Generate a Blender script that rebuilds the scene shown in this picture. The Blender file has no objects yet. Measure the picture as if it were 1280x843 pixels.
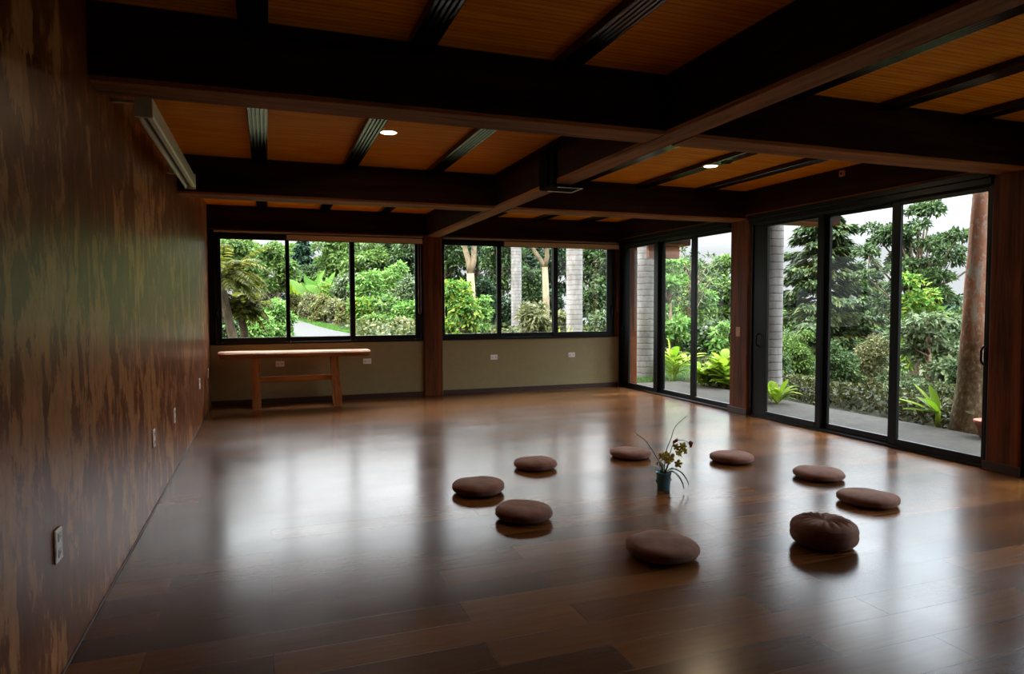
import bpy, math, random
import numpy as np
from mathutils import Vector, Matrix, noise as mnoise

S = bpy.context.scene
COL = S.collection
PI = math.pi

SKY, LAMP, SUN = .32, 3.2, .40
LEAFK = .36
# ------------------------------------------------------------------ measured room
L, R, D = -0.742, 5.604, 10.107          # left wall, door wall, window wall
CZ, BZ = 2.76, 2.41                      # ceiling, underside of beams
REAR = -3.0
EYE = Vector((0, 0, 1.37))
F = 842.1
YAW, PITCH, ROLL = 0.3487, -0.0467, -0.0038


def ray(u, v, dist):
    """a point `dist` metres away (on plan) along the sight line through a photo pixel"""
    cy, sy, cp, sp = math.cos(YAW), math.sin(YAW), math.cos(PITCH), math.sin(PITCH)
    fw = Vector((sy * cp, cy * cp, sp)); rt = Vector((cy, -sy, 0)); up = rt.cross(fw)
    c, s = math.cos(ROLL), math.sin(ROLL)
    r2, u2 = rt * c + up * s, up * c - rt * s
    d = (u - 640) / F * r2 - (v - 421.5) / F * u2 + fw
    d /= math.hypot(d.x, d.y)
    return EYE + d * dist


# ------------------------------------------------------------------ helpers
def lin(r, g, b):
    f = lambda c: (c / 255 / 12.92) if c / 255 <= .04045 else ((c / 255 + .055) / 1.055) ** 2.4
    return (f(r), f(g), f(b), 1)


class MB:
    """collects shapes, links them as ONE mesh object"""
    def __init__(self): self.v = []; self.f = []

    def add(self, verts, faces):
        o = len(self.v)
        self.v += [tuple(p) for p in verts]
        self.f += [tuple(i + o for i in f) for f in faces]

    def box(self, x0, x1, y0, y1, z0, z1, c=0.0):
        x0, x1 = min(x0, x1), max(x0, x1); y0, y1 = min(y0, y1), max(y0, y1); z0, z1 = min(z0, z1), max(z0, z1)
        c = min(c, (x1 - x0) * .45, (y1 - y0) * .45, (z1 - z0) * .45)
        if c <= 0:
            vs = [(x, y, z) for z in (z0, z1) for y in (y0, y1) for x in (x0, x1)]
            self.add(vs, [(0, 2, 3, 1), (4, 5, 7, 6), (0, 1, 5, 4), (2, 6, 7, 3), (0, 4, 6, 2), (1, 3, 7, 5)])
            return
        vs = []; idx = {}
        X, Y, Z = (x0, x1), (y0, y1), (z0, z1)
        for i in (0, 1):
            for j in (0, 1):
                for k in (0, 1):
                    sx, sy, sz = (1 - 2 * i) * c, (1 - 2 * j) * c, (1 - 2 * k) * c
                    for a, p in enumerate(((X[i], Y[j] + sy, Z[k] + sz), (X[i] + sx, Y[j], Z[k] + sz), (X[i] + sx, Y[j] + sy, Z[k]))):
                        idx[i, j, k, a] = len(vs); vs.append(p)
        fs = []
        q = [(0, 0), (0, 1), (1, 1), (1, 0)]
        for i in (0, 1):
            f = [idx[i, a, b, 0] for a, b in q]; fs.append(f if i else f[::-1])
            f = [idx[a, i, b, 1] for a, b in q]; fs.append(f[::-1] if i else f)
            f = [idx[a, b, i, 2] for a, b in q]; fs.append(f if i else f[::-1])
        for i in (0, 1):
            for j in (0, 1):
                fs.append((idx[i, j, 0, 0], idx[i, j, 1, 0], idx[i, j, 1, 1], idx[i, j, 0, 1]))
                fs.append((idx[i, 0, j, 0], idx[i, 1, j, 0], idx[i, 1, j, 2], idx[i, 0, j, 2]))
                fs.append((idx[0, i, j, 1], idx[1, i, j, 1], idx[1, i, j, 2], idx[0, i, j, 2]))
                for k in (0, 1):
                    fs.append((idx[i, j, k, 0], idx[i, j, k, 1], idx[i, j, k, 2]))
        self.add(vs, fs)

    def ring(self, axis, a0, a1, z0, z1, b0, b1, y0, y1, t0, t1, d0, d1):
        """rectangular frame in a vertical plane; outer a0..a1 z0..z1, opening b0..b1 y0..y1 (heights), depth d0..d1"""
        def bx(p0, p1, q0, q1):
            if axis == 'y': self.box(p0, p1, d0, d1, q0, q1, .004)
            else: self.box(d0, d1, p0, p1, q0, q1, .004)
        bx(a0, b0, z0, z1); bx(b1, a1, z0, z1); bx(b0, b1, z0, y0); bx(b0, b1, y1, z1)

    def tube(self, pts, rad, n=8, cap=True):
        pts = [Vector(p) for p in pts]
        if not hasattr(rad, '__len__'): rad = [rad] * len(pts)
        o = len(self.v); prev = None
        for i, p in enumerate(pts):
            t = (pts[min(i + 1, len(pts) - 1)] - pts[max(i - 1, 0)])
            t = t.normalized() if t.length > 1e-9 else Vector((0, 0, 1))
            if prev is None:
                a = Vector((1, 0, 0)) if abs(t.x) < .8 else Vector((0, 1, 0))
                a = (a - t * a.dot(t)).normalized()
            else:
                a = prev - t * prev.dot(t); a = a.normalized() if a.length > 1e-6 else prev
            prev = a; b = t.cross(a)
            for k in range(n):
                w = 2 * PI * k / n
                self.v.append(tuple(p + (a * math.cos(w) + b * math.sin(w)) * rad[i]))
        for i in range(len(pts) - 1):
            for k in range(n):
                k2 = (k + 1) % n
                self.f.append((o + i * n + k, o + i * n + k2, o + (i + 1) * n + k2, o + (i + 1) * n + k))
        if cap:
            self.f.append(tuple(o + k for k in range(n))[::-1])
            e = o + (len(pts) - 1) * n
            self.f.append(tuple(e + k for k in range(n)))

    def lathe(self, prof, n=32, c=(0, 0, 0), fn=None):
        """prof: (radius, z) pairs"""
        o = len(self.v)
        for (r, z) in prof:
            for k in range(n):
                w = 2 * PI * k / n
                p = Vector((r * math.cos(w), r * math.sin(w), z))
                if fn: p = fn(p, w)
                self.v.append((c[0] + p.x, c[1] + p.y, c[2] + p.z))
        for i in range(len(prof) - 1):
            for k in range(n):
                k2 = (k + 1) % n
                self.f.append((o + i * n + k, o + i * n + k2, o + (i + 1) * n + k2, o + (i + 1) * n + k))
        self.f.append(tuple(o + k for k in range(n))[::-1])
        e = o + (len(prof) - 1) * n
        self.f.append(tuple(e + k for k in range(n)))

    def build(self, name, m, parent=None, smooth=False, loc=None):
        me = bpy.data.meshes.new(name)
        me.from_pydata(self.v, [], self.f); me.update()
        if smooth: me.shade_smooth()
        return link(name, me, m, parent, loc)


def link(name, me, m, parent=None, loc=None):
    o = bpy.data.objects.new(name, me)
    if m: me.materials.append(m)
    COL.objects.link(o)
    if loc: o.location = loc
    if parent: o.parent = parent
    return o


def empty(name, loc=(0, 0, 0), rz=0.0, parent=None):
    o = bpy.data.objects.new(name, None); COL.objects.link(o)
    o.location = loc; o.rotation_euler = (0, 0, rz); o.empty_display_size = .1
    if parent: o.parent = parent
    return o


def tag(o, label, cat, group=None, kind=None):
    o['label'] = label; o['category'] = cat
    if group: o['group'] = group
    if kind: o['kind'] = kind
    return o


def struct(o, label=None):
    o['kind'] = 'structure'
    if label: o['label'] = label
    return o


# ------------------------------------------------------------------ materials
def mat(name):
    m = bpy.data.materials.new(name); m.use_nodes = True
    nt = m.node_tree
    return m, nt, nt.nodes['Principled BSDF']


class G:
    """tiny node-graph helper"""
    def __init__(self, nt): self.nt = nt

    def n(self, t, **kw):
        x = self.nt.nodes.new(t)
        for k, v in kw.items(): setattr(x, k, v)
        return x

    def l(self, a, b): self.nt.links.new(a, b)

    def coords(self, scale=(1, 1, 1), world=False):
        if world: src = self.n('ShaderNodeNewGeometry').outputs['Position']
        else: src = self.n('ShaderNodeTexCoord').outputs['Object']
        mp = self.n('ShaderNodeMapping'); mp.inputs['Scale'].default_value = scale
        self.l(src, mp.inputs['Vector']); return mp.outputs['Vector']

    def noise(self, vec, scale, detail=4, rough=.55, dist=0.0):
        x = self.n('ShaderNodeTexNoise')
        x.inputs['Scale'].default_value = scale; x.inputs['Detail'].default_value = detail
        x.inputs['Roughness'].default_value = rough; x.inputs['Distortion'].default_value = dist
        self.l(vec, x.inputs['Vector']); return x.outputs['Fac']

    def ramp(self, fac, stops, interp='LINEAR'):
        x = self.n('ShaderNodeValToRGB'); x.color_ramp.interpolation = interp
        e = x.color_ramp.elements
        while len(e) < len(stops): e.new(.5)
        for i, (p, c) in enumerate(stops): e[i].position = p; e[i].color = c
        self.l(fac, x.inputs['Fac']); return x.outputs['Color']

    def mix(self, fac, a, b, blend='MIX'):
        x = self.n('ShaderNodeMix', data_type='RGBA', blend_type=blend)
        for s, v in ((x.inputs[0], fac), (x.inputs[6], a), (x.inputs[7], b)):
            if hasattr(v, 'default_value') or hasattr(v, 'is_output'): self.l(v, s)
            else: s.default_value = v
        return x.outputs[2]

    def math(self, op, a, b=None):
        x = self.n('ShaderNodeMath', operation=op)
        for i, v in enumerate((a, b)):
            if v is None: continue
            if hasattr(v, 'is_output'): self.l(v, x.inputs[i])
            else: x.inputs[i].default_value = v
        return x.outputs[0]

    def bump(self, h, strength=.3, dist=.01):
        x = self.n('ShaderNodeBump'); x.inputs['Strength'].default_value = strength
        x.inputs['Distance'].default_value = dist
        self.l(h, x.inputs['Height']); return x.outputs['Normal']


def plain(name, c, rough=.5, metal=0.0, var=.12, spec=.5, bump=0.0, scale=30):
    m, nt, b = mat(name); g = G(nt)
    v = g.noise(g.coords(), scale, 4)
    d = tuple(x * (1 - var) for x in c[:3]) + (1,); e = tuple(min(1, x * (1 + var)) for x in c[:3]) + (1,)
    g.l(g.ramp(v, [(.3, d), (.7, e)]), b.inputs['Base Color'])
    b.inputs['Roughness'].default_value = rough; b.inputs['Metallic'].default_value = metal
    b.inputs['Specular IOR Level'].default_value = spec
    if bump: g.l(g.bump(v, bump, .004), b.inputs['Normal'])
    return m


def wood(name, c0, c1, axis, rough=.5, spec=.35, grain=9, bump=.25):
    """grain running along axis; c0 dark, c1 light"""
    m, nt, b = mat(name); g = G(nt)
    sc = [grain] * 3; sc['xyz'.index(axis)] = grain * .06
    v = g.coords(tuple(sc), world=True)
    a = g.noise(v, 1.0, 6, .62, .6); f = g.noise(v, 5.0, 4, .6)
    k = g.math('ADD', g.math('MULTIPLY', a, .72), g.math('MULTIPLY', f, .28))
    col = g.ramp(k, [(.36, c0), (.5, tuple((p + q) / 2 for p, q in zip(c0, c1))), (.66, c1)])
    g.l(col, b.inputs['Base Color'])
    b.inputs['Roughness'].default_value = rough; b.inputs['Specular IOR Level'].default_value = spec
    g.l(g.bump(k, bump, .004), b.inputs['Normal'])
    return m


M = {}
M['beam_x'] = wood('beam wood across', lin(24, 11, 5), lin(58, 29, 14), 'x', .75, .12)
M['beam_y'] = wood('beam wood along', lin(24, 11, 5), lin(58, 29, 14), 'y', .75, .12)
M['under_x'] = wood('worn underside with painted floor light across', lin(92, 50, 14), lin(178, 108, 44), 'x', .7, .3, 14, .5)  # worn wood, with light bounced off the floor painted into the colour
M['under_y'] = wood('worn underside with painted floor light along', lin(92, 50, 14), lin(178, 108, 44), 'y', .7, .3, 14, .5)
M['post'] = wood('post wood', lin(62, 30, 12), lin(132, 70, 32), 'z', .5, .2, 12)
M['black'] = plain('black aluminium', lin(12, 13, 14), .4, .0, .1, .25)
M['matte'] = plain('matte black metal', lin(12, 12, 12), .9, 0, .1, .05)
M['white'] = plain('white plastic', lin(247, 245, 242), .4, 0, .03)
M['socket'] = plain('socket face', lin(222, 219, 214), .4, 0, .03)
M['slot'] = plain('socket hole', lin(30, 28, 26), .6, 0, .03)
M['switchc'] = plain('tan switch plastic', lin(206, 158, 124), .4, 0, .04)
M['blind'] = plain('beige blind cloth', lin(214, 190, 154), .8, 0, .06, .2)
M['rail'] = plain('blind rail', lin(170, 160, 148), .5, 0, .05)
M['chain'] = plain('blind chain', lin(120, 92, 74), .5, 0, .05)
M['case'] = plain('pale housing enamel', lin(232, 234, 210), .26, 0, .04)
M['case_dark'] = plain('housing slot', lin(10, 10, 9), .6, 0, .04)
M['steel'] = plain('bright steel edge', lin(190, 190, 186), .3, 1.0, .04)
M['joist'] = plain('black ribbed slat', lin(15, 15, 14), .2, 0, .15, .6)
M['concrete_pot'] = plain('terracotta', lin(150, 84, 60), .8, 0, .15)
M['tealpot'] = plain('teal glazed pot', lin(96, 164, 192), .35, 0, .12)
M['soil'] = plain('bark soil', lin(46, 34, 26), .9, 0, .4, .2, .6, 90)
M['petal'] = plain('green yellow petal', lin(232, 230, 140), .55, 0, .25, .3)
M['bud'] = plain('dusky bud', lin(168, 110, 84), .55, 0, .2, .3)
M['orchidleaf'] = plain('dark strap leaf', lin(66, 98, 62), .32, 0, .2, .5)
M['orchidstem'] = plain('brown green stem', lin(74, 64, 44), .5, 0, .2, .4)


def table_wood():
    m = wood('honey live edge wood', lin(132, 68, 26), lin(212, 134, 66), 'x', .5, .2, 10, .15)
    return m


M['table'] = table_wood()
M['tableleg'] = wood('honey slab leg wood', lin(124, 68, 32), lin(196, 128, 74), 'z', .5, .2, 12, .15)


def cushion_mat():
    m, nt, b = mat('brown cushion cloth'); g = G(nt)
    v = g.coords()
    a = g.noise(v, 9, 5, .6); f = g.noise(v, 260, 2)
    col = g.ramp(a, [(.3, lin(108, 74, 62)), (.7, lin(142, 102, 88))])
    g.l(col, b.inputs['Base Color'])
    b.inputs['Roughness'].default_value = .85; b.inputs['Specular IOR Level'].default_value = .15
    b.inputs['Sheen Weight'].default_value = .35; b.inputs['Sheen Roughness'].default_value = .45
    b.inputs['Sheen Tint'].default_value = lin(200, 170, 155)
    h = g.math('ADD', g.math('MULTIPLY', a, 1.0), g.math('MULTIPLY', f, .12))
    g.l(g.bump(h, .35, .006), b.inputs['Normal'])
    return m


M['cushion'] = cushion_mat()


def floor_mat():
    m, nt, b = mat('dark laminate planks'); g = G(nt)
    v = g.coords((1, 1, 1), world=True)
    def brick(c1, c2, mo):
        x = g.n('ShaderNodeTexBrick'); x.offset = .37; x.offset_frequency = 2; x.squash = 1
        for k, val in (('Scale', 1.0), ('Mortar Size', .0016), ('Mortar Smooth', .2), ('Bias', 0.0), ('Brick Width', 1.28), ('Row Height', .197)):
            x.inputs[k].default_value = val
        x.inputs['Color1'].default_value = c1; x.inputs['Color2'].default_value = c2; x.inputs['Mortar'].default_value = mo
        g.l(v, x.inputs['Vector']); return x
    bk = brick(lin(76, 44, 20), lin(126, 80, 40), lin(26, 15, 8))
    gv = g.coords((1.6, 22, 1), world=True)
    gr = g.noise(gv, 1.5, 6, .65, .8)
    gm = g.ramp(gr, [(.3, (.80, .79, .78, 1)), (.7, (1.14, 1.13, 1.12, 1))])
    col = g.mix(1.0, bk.outputs['Color'], gm, 'MULTIPLY')
    g.l(col, b.inputs['Base Color'])
    bl = g.noise(g.coords((1, 1, 1), world=True), 1.3, 3)
    ro = g.ramp(bl, [(.3, (.19, .19, .19, 1)), (.7, (.25, .25, .25, 1))])
    g.l(ro, b.inputs['Roughness'])
    b.inputs['Specular IOR Level'].default_value = .46
    h = g.math('ADD', g.math('MULTIPLY', bk.outputs['Fac'], -1.0), g.math('MULTIPLY', gr, .02))
    g.l(g.bump(h, .12, .002), b.inputs['Normal'])
    return m


M['floor'] = floor_mat()


def rust_wall():
    m, nt, b = mat('mottled rust plaster'); g = G(nt)
    big = g.noise(g.coords((1, .6, .9), world=True), .9, 4, .55)
    drip = g.noise(g.coords((16, 16, 1.8), world=True), 1.0, 5, .6)
    st = g.noise(g.coords((4.6, 4.6, 2.4), world=True), 1.0, 10, .62, .3)
    st2 = g.noise(g.coords((10, 10, 4.6), world=True), 1.0, 9, .62, .3)
    dp = g.math('MULTIPLY', g.math('SUBTRACT', drip, .5), .22)
    st, st2 = g.math('ADD', st, dp), g.math('ADD', st2, dp)
    k = g.math('ADD', st, g.math('MULTIPLY', g.math('SUBTRACT', big, .5), .45))
    pat = g.ramp(k, [(.55, (0, 0, 0, 1)), (.575, (1, 1, 1, 1))])
    pat2 = g.ramp(g.math('ADD', st2, g.math('MULTIPLY', g.math('SUBTRACT', big, .5), .3)), [(.56, (0, 0, 0, 1)), (.59, (1, 1, 1, 1))])
    fine = g.noise(g.coords((12, 12, 5), world=True), 3, 6, .65)
    base = g.ramp(fine, [(.3, lin(108, 56, 28)), (.7, lin(144, 82, 46))])
    tan = g.ramp(fine, [(.3, lin(164, 112, 64)), (.7, lin(202, 146, 92))])
    dk = g.ramp(st2, [(.42, lin(84, 42, 20)), (.60, lin(136, 78, 44))])
    c = g.mix(.6, base, dk)
    c = g.mix(g.math('MULTIPLY', pat, .8), c, tan)
    c = g.mix(g.math('MULTIPLY', pat2, .45), c, lin(200, 140, 94))
    g.l(c, b.inputs['Base Color'])
    b.inputs['Roughness'].default_value = .34; b.inputs['Specular IOR Level'].default_value = .2
    g.l(g.bump(g.math('ADD', pat, fine), .12, .003), b.inputs['Normal'])
    return m


M['rust'] = rust_wall()
M['olive'] = plain('olive green paint', lin(150, 136, 98), .6, 0, .05, .3, .05, 12)
M['dado'] = plain('dark brown skirting', lin(58, 38, 30), .45, 0, .1)
M['rear'] = plain('dark rear wall plaster', lin(70, 50, 34), .7, 0, .15)


def ceiling_mat():
    m, nt, b = mat('orange slatted ceiling boards'); g = G(nt)
    sep = g.n('ShaderNodeSeparateXYZ'); g.l(g.coords((1, 1, 1), world=True), sep.inputs[0])
    y = sep.outputs['Y']
    fr = g.math('ABSOLUTE', g.math('SUBTRACT', g.math('FRACT', g.math('MULTIPLY', y, 1 / .042)), .5))
    groove = g.ramp(fr, [(.0, (1, 1, 1, 1)), (.40, (1, 1, 1, 1)), (.5, (.42, .42, .42, 1))])
    a = g.noise(g.coords((1.2, 16, 1), world=True), 1.4, 5, .6, .4)
    col = g.ramp(a, [(.3, lin(226, 132, 10)), (.7, lin(255, 176, 30))])
    g.l(g.mix(1.0, col, groove, 'MULTIPLY'), b.inputs['Base Color'])
    b.inputs['Roughness'].default_value = .6; b.inputs['Specular IOR Level'].default_value = .12
    g.l(g.bump(groove, .4, .004), b.inputs['Normal'])
    return m


M['ceil'] = ceiling_mat()


def glass_mat():
    m, nt, b = mat('clear window glass'); g = G(nt)
    nt.nodes.remove(b)
    out = nt.nodes['Material Output']
    t = g.n('ShaderNodeBsdfTransparent'); t.inputs['Color'].default_value = (.97, .985, .975, 1)
    gl = g.n('ShaderNodeBsdfGlossy'); gl.inputs['Roughness'].default_value = .0
    geo = g.n('ShaderNodeNewGeometry')
    dp = g.n('ShaderNodeVectorMath', operation='DOT_PRODUCT'); g.l(geo.outputs['Incoming'], dp.inputs[0]); g.l(geo.outputs['Normal'], dp.inputs[1])
    co = g.math('ABSOLUTE', dp.outputs['Value'])
    fr = g.math('ADD', g.math('MULTIPLY', g.math('POWER', g.math('SUBTRACT', 1.0, co), 5.0), .9), .025)   # Schlick
    mx = g.n('ShaderNodeMixShader')
    g.l(fr, mx.inputs[0]); g.l(t.outputs[0], mx.inputs[1]); g.l(gl.outputs[0], mx.inputs[2])
    g.l(mx.outputs[0], out.inputs['Surface'])
    return m


M['glass'] = glass_mat()


def leaf_mat(name, c0, c1, c2, trans=.4):
    m, nt, b = mat(name); g = G(nt)
    geo = g.n('ShaderNodeNewGeometry')
    c0, c1, c2 = (tuple(x * LEAFK for x in c[:3]) + (1,) for c in (c0, c1, c2))
    col = g.ramp(geo.outputs['Random Per Island'], [(.1, c0), (.55, c1), (.95, c2)])
    g.l(col, b.inputs['Base Color'])
    b.inputs['Roughness'].default_value = .6; b.inputs['Specular IOR Level'].default_value = .15
    tr = g.n('ShaderNodeBsdfTranslucent'); g.l(col, tr.inputs['Color'])
    mx = g.n('ShaderNodeMixShader'); mx.inputs[0].default_value = trans
    g.l(b.outputs[0], mx.inputs[1]); g.l(tr.outputs[0], mx.inputs[2])
    g.l(mx.outputs[0], nt.nodes['Material Output'].inputs['Surface'])
    return m


LM = {
    'mid': leaf_mat('mid green leaves', lin(72, 104, 44), lin(116, 152, 68), lin(160, 192, 98)),
    'fresh': leaf_mat('fresh green leaves', lin(92, 142, 56), lin(136, 190, 84), lin(184, 220, 122)),
    'lime': leaf_mat('lime leaves', lin(150, 196, 44), lin(200, 236, 66), lin(230, 248, 100), .5),
    'yellowish': leaf_mat('yellow green leaves', lin(80, 134, 50), lin(124, 178, 70), lin(196, 206, 78)),
    'dark': leaf_mat('dark green leaves', lin(48, 70, 36), lin(78, 106, 54), lin(112, 140, 76), .3),
    'deep': leaf_mat('deep shade green leaves', lin(28, 50, 30), lin(48, 76, 44), lin(78, 104, 58), .3),
    'blue': leaf_mat('bluish green needles', lin(34, 64, 48), lin(58, 94, 68), lin(90, 126, 88), .25),
    'needle': leaf_mat('conifer sprays', lin(48, 70, 38), lin(78, 106, 56), lin(118, 128, 70), .25),
    'grey': leaf_mat('grey green leaves', lin(82, 102, 62), lin(116, 138, 90), lin(156, 172, 122), .3),
    'tan': leaf_mat('tan green leaves', lin(96, 104, 58), lin(148, 150, 96), lin(190, 186, 136), .35),
    'croton': leaf_mat('mixed green and russet leaves', lin(104, 126, 58), lin(156, 166, 92), lin(180, 146, 100), .35),
    'pink': leaf_mat('dry pinkish twigs and leaves', lin(104, 88, 72), lin(156, 134, 116), lin(120, 130, 84), .3),
    'olive': leaf_mat('olive yellow fronds', lin(52, 58, 20), lin(112, 120, 36), lin(178, 170, 66), .4),
    'grass': leaf_mat('grass blades', lin(74, 124, 42), lin(104, 160, 58), lin(140, 190, 84), .35),
    'shade': leaf_mat('dull undergrowth leaves', lin(50, 54, 20), lin(78, 84, 34), lin(116, 112, 56), .25),
    'under': leaf_mat('undergrowth leaves', lin(56, 72, 34), lin(94, 106, 54), lin(140, 142, 84), .3),
}


def bark(name, c0, c1, scale=(8, 8, 2), rough=.85):
    m, nt, b = mat(name); g = G(nt)
    a = g.noise(g.coords(scale), 2.0, 6, .65, .4)
    g.l(g.ramp(a, [(.35, c0), (.65, c1)]), b.inputs['Base Color'])
    b.inputs['Roughness'].default_value = rough; b.inputs['Specular IOR Level'].default_value = .2
    g.l(g.bump(a, .6, .02), b.inputs['Normal'])
    return m


M['bark'] = bark('grey brown bark', lin(78, 64, 50), lin(128, 110, 88))
M['barkdark'] = bark('dark mossy bark', lin(44, 36, 28), lin(82, 70, 52))
M['barkpale'] = bark('pale smooth bark', lin(92, 78, 60), lin(140, 124, 98), (4, 4, 1.5))


def palm_bark():
    m, nt, b = mat('ringed grey palm bark'); g = G(nt)
    sep = g.n('ShaderNodeSeparateXYZ'); g.l(g.coords((1, 1, 1)), sep.inputs[0])
    wob = g.noise(g.coords((3, 3, 3)), 1.5, 3)
    z = g.math('ADD', sep.outputs['Z'], g.math('MULTIPLY', wob, .05))
    fr = g.math('ABSOLUTE', g.math('SUBTRACT', g.math('FRACT', g.math('MULTIPLY', z, 1 / .115)), .5))
    ring = g.ramp(fr, [(.0, (1, 1, 1, 1)), (.36, (1, 1, 1, 1)), (.46, (.55, .53, .5, 1)), (.5, (.42, .40, .37, 1))])
    a = g.noise(g.coords((2.2, 2.2, .9)), 1.5, 7, .7, .3)
    col = g.ramp(a, [(.3, lin(84, 79, 75)), (.5, lin(108, 103, 99)), (.72, lin(140, 136, 133))])
    g.l(g.mix(.75, col, g.mix(1.0, col, ring, 'MULTIPLY')), b.inputs['Base Color'])
    b.inputs['Roughness'].default_value = .8; b.inputs['Specular IOR Level'].default_value = .2
    g.l(g.bump(ring, .5, .012), b.inputs['Normal'])
    return m


M['palm'] = palm_bark()


def redbark():
    m, nt, b = mat('reddish lichen spotted bark'); g = G(nt)
    v = g.coords((3, 3, 1.0)); sep = g.n('ShaderNodeSeparateXYZ'); g.l(g.coords((1, 1, 1)), sep.inputs[0])
    a = g.noise(v, 2.2, 6, .65, .3); sp = g.noise(g.coords((16, 16, 12)), 1.6, 3)
    base = g.ramp(a, [(.32, lin(178, 104, 68)), (.55, lin(198, 142, 112)), (.75, lin(214, 178, 152))])
    c = g.mix(g.ramp(sp, [(.54, (0, 0, 0, 1)), (.60, (1, 1, 1, 1))]), base, lin(196, 178, 164))
    pl = g.noise(g.coords((3.2, 3.2, .9)), 1.3, 4, .5)
    c = g.mix(g.ramp(pl, [(.60, (0, 0, 0, 1)), (.64, (1, 1, 1, 1))]), c, lin(196, 190, 176))
    # moss and dirt on the lower trunk
    zz = g.math('ADD', sep.outputs['Z'], g.math('MULTIPLY', g.math('SUBTRACT', a, .5), 1.6))
    low = g.ramp(g.math('MULTIPLY', zz, .5), [(.35, (1, 1, 1, 1)), (.72, (0, 0, 0, 1))])
    moss = g.ramp(sp, [(.35, lin(60, 52, 34)), (.6, lin(104, 92, 66)), (.75, lin(150, 138, 112))])
    c = g.mix(g.math('MULTIPLY', low, .9), c, moss)
    g.l(c, b.inputs['Base Color'])
    b.inputs['Roughness'].default_value = .85; b.inputs['Specular IOR Level'].default_value = .2
    g.l(g.bump(a, .6, .02), b.inputs['Normal'])
    return m


M['redbark'] = redbark()


def patio_mat():
    m, nt, b = mat('grey stamped concrete'); g = G(nt)
    a = g.noise(g.coords((1, 1, 1), world=True), 5, 7, .7, .3); f = g.noise(g.coords((3, 12, 1), world=True), 3, 4)
    col = g.ramp(a, [(.3, lin(42, 38, 32)), (.7, lin(66, 60, 52))])
    col = g.mix(.35, col, g.ramp(f, [(.35, lin(26, 23, 20)), (.65, lin(66, 60, 53))]))
    g.l(col, b.inputs['Base Color']); b.inputs['Roughness'].default_value = .85; b.inputs['Specular IOR Level'].default_value = .12
    g.l(g.bump(a, .5, .01), b.inputs['Normal'])
    return m


M['patio'] = patio_mat()
M['road'] = plain('pale gravel road', lin(44, 42, 39), .9, 0, .12, .2, .3, 3)
M['ground'] = plain('dark leafy soil', lin(42, 42, 24), .95, 0, .45, .1, .5, 2.5)
M['lawn'] = plain('mown lawn soil', lin(86, 134, 52), .95, 0, .2, .1, .3, 6)
M['eave'] = wood('weathered eave wood', lin(120, 70, 48), lin(176, 116, 86), 'x', .7)

# ------------------------------------------------------------------ room shell
def beam(name, axis, a0, a1, b0, b1, z0, z1, m, seed=0, amp=.006):
    """rough hewn beam along axis with worn arrises"""
    rng = random.Random(seed); mb = MB(); n = max(8, int((a1 - a0) / .12)); c = .018
    prof = [(b0 + c, z0), (b1 - c, z0), (b1, z0 + c), (b1, z1), (b0, z1), (b0, z0 + c)]
    for i in range(n + 1):
        a = a0 + (a1 - a0) * i / n
        for k, (p, z) in enumerate(prof):
            if k in (0, 1, 2, 5):
                w = mnoise.noise(Vector((a * 2.3, k * 7.1 + seed, 3.3))) + .6 * mnoise.noise(Vector((a * 7, k * 3.7, seed)))
                p += w * amp * (1 if k in (2, 5) else 1.6); z += w * amp * .7
            mb.v.append((a, p, z) if axis == 'x' else (p, a, z))
    q = len(prof)
    for i in range(n):
        for k in range(q):
            k2 = (k + 1) % q
            f = (i * q + k, (i + 1) * q + k, (i + 1) * q + k2, i * q + k2)
            mb.f.append(f if axis == 'x' else f[::-1])
    e = n * q
    mb.f.append(tuple(range(q)) if axis == 'x' else tuple(range(q))[::-1])
    mb.f.append(tuple(range(e, e + q))[::-1] if axis == 'x' else tuple(range(e, e + q)))
    o = mb.build(name, m); o.data.materials.append(M['under_' + axis])  # bottom and chamfers: wear plus painted bounce light
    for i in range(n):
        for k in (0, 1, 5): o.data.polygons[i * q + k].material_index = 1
    return struct(o)


mb = MB(); mb.box(L - .1, R + .06, REAR, D + .12, -.12, 0); struct(mb.build('floor', M['floor']), 'dark brown plank floor')
mb = MB(); mb.box(L - .12, L, REAR - .1, D + .12, -.12, CZ); struct(mb.build('wall_left', M['rust']), 'mottled rust brown plaster wall')
mb = MB(); mb.box(L - .12, R + .12, D, D + .12, -.12, .838); struct(mb.build('wall_back', M['olive']), 'low olive green wall under the windows')
mb = MB(); mb.box(L - .12, R + .12, REAR - .12, REAR, -.12, CZ); struct(mb.build('wall_rear', M['rear']))
mb = MB(); mb.box(R, R + .12, REAR, .32, -.12, CZ); struct(mb.build('wall_right', M['rear']))
mb = MB(); mb.box(L - .12, R + .2, REAR - .12, D + .3, CZ, CZ + .16); struct(mb.build('ceiling', M['ceil']), 'orange slatted wooden ceiling')
mb = MB(); mb.box(L - .8, 7.25, REAR - .6, D + .75, CZ + .165, CZ + .25); struct(mb.build('roof', M['eave']), 'roof with overhanging eave')
mb = MB(); mb.box(L, 2.236, D - .018, D, 0, .066, .003); mb.box(2.527, R - .03, D - .018, D, 0, .066, .003)
struct(mb.build('baseboard_back', M['dado']), 'dark skirting board along the window wall')
mb = MB(); mb.box(L, L + .006, REAR, D, 0, .012, .002); struct(mb.build('baseboard_left', M['dado']))

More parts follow.
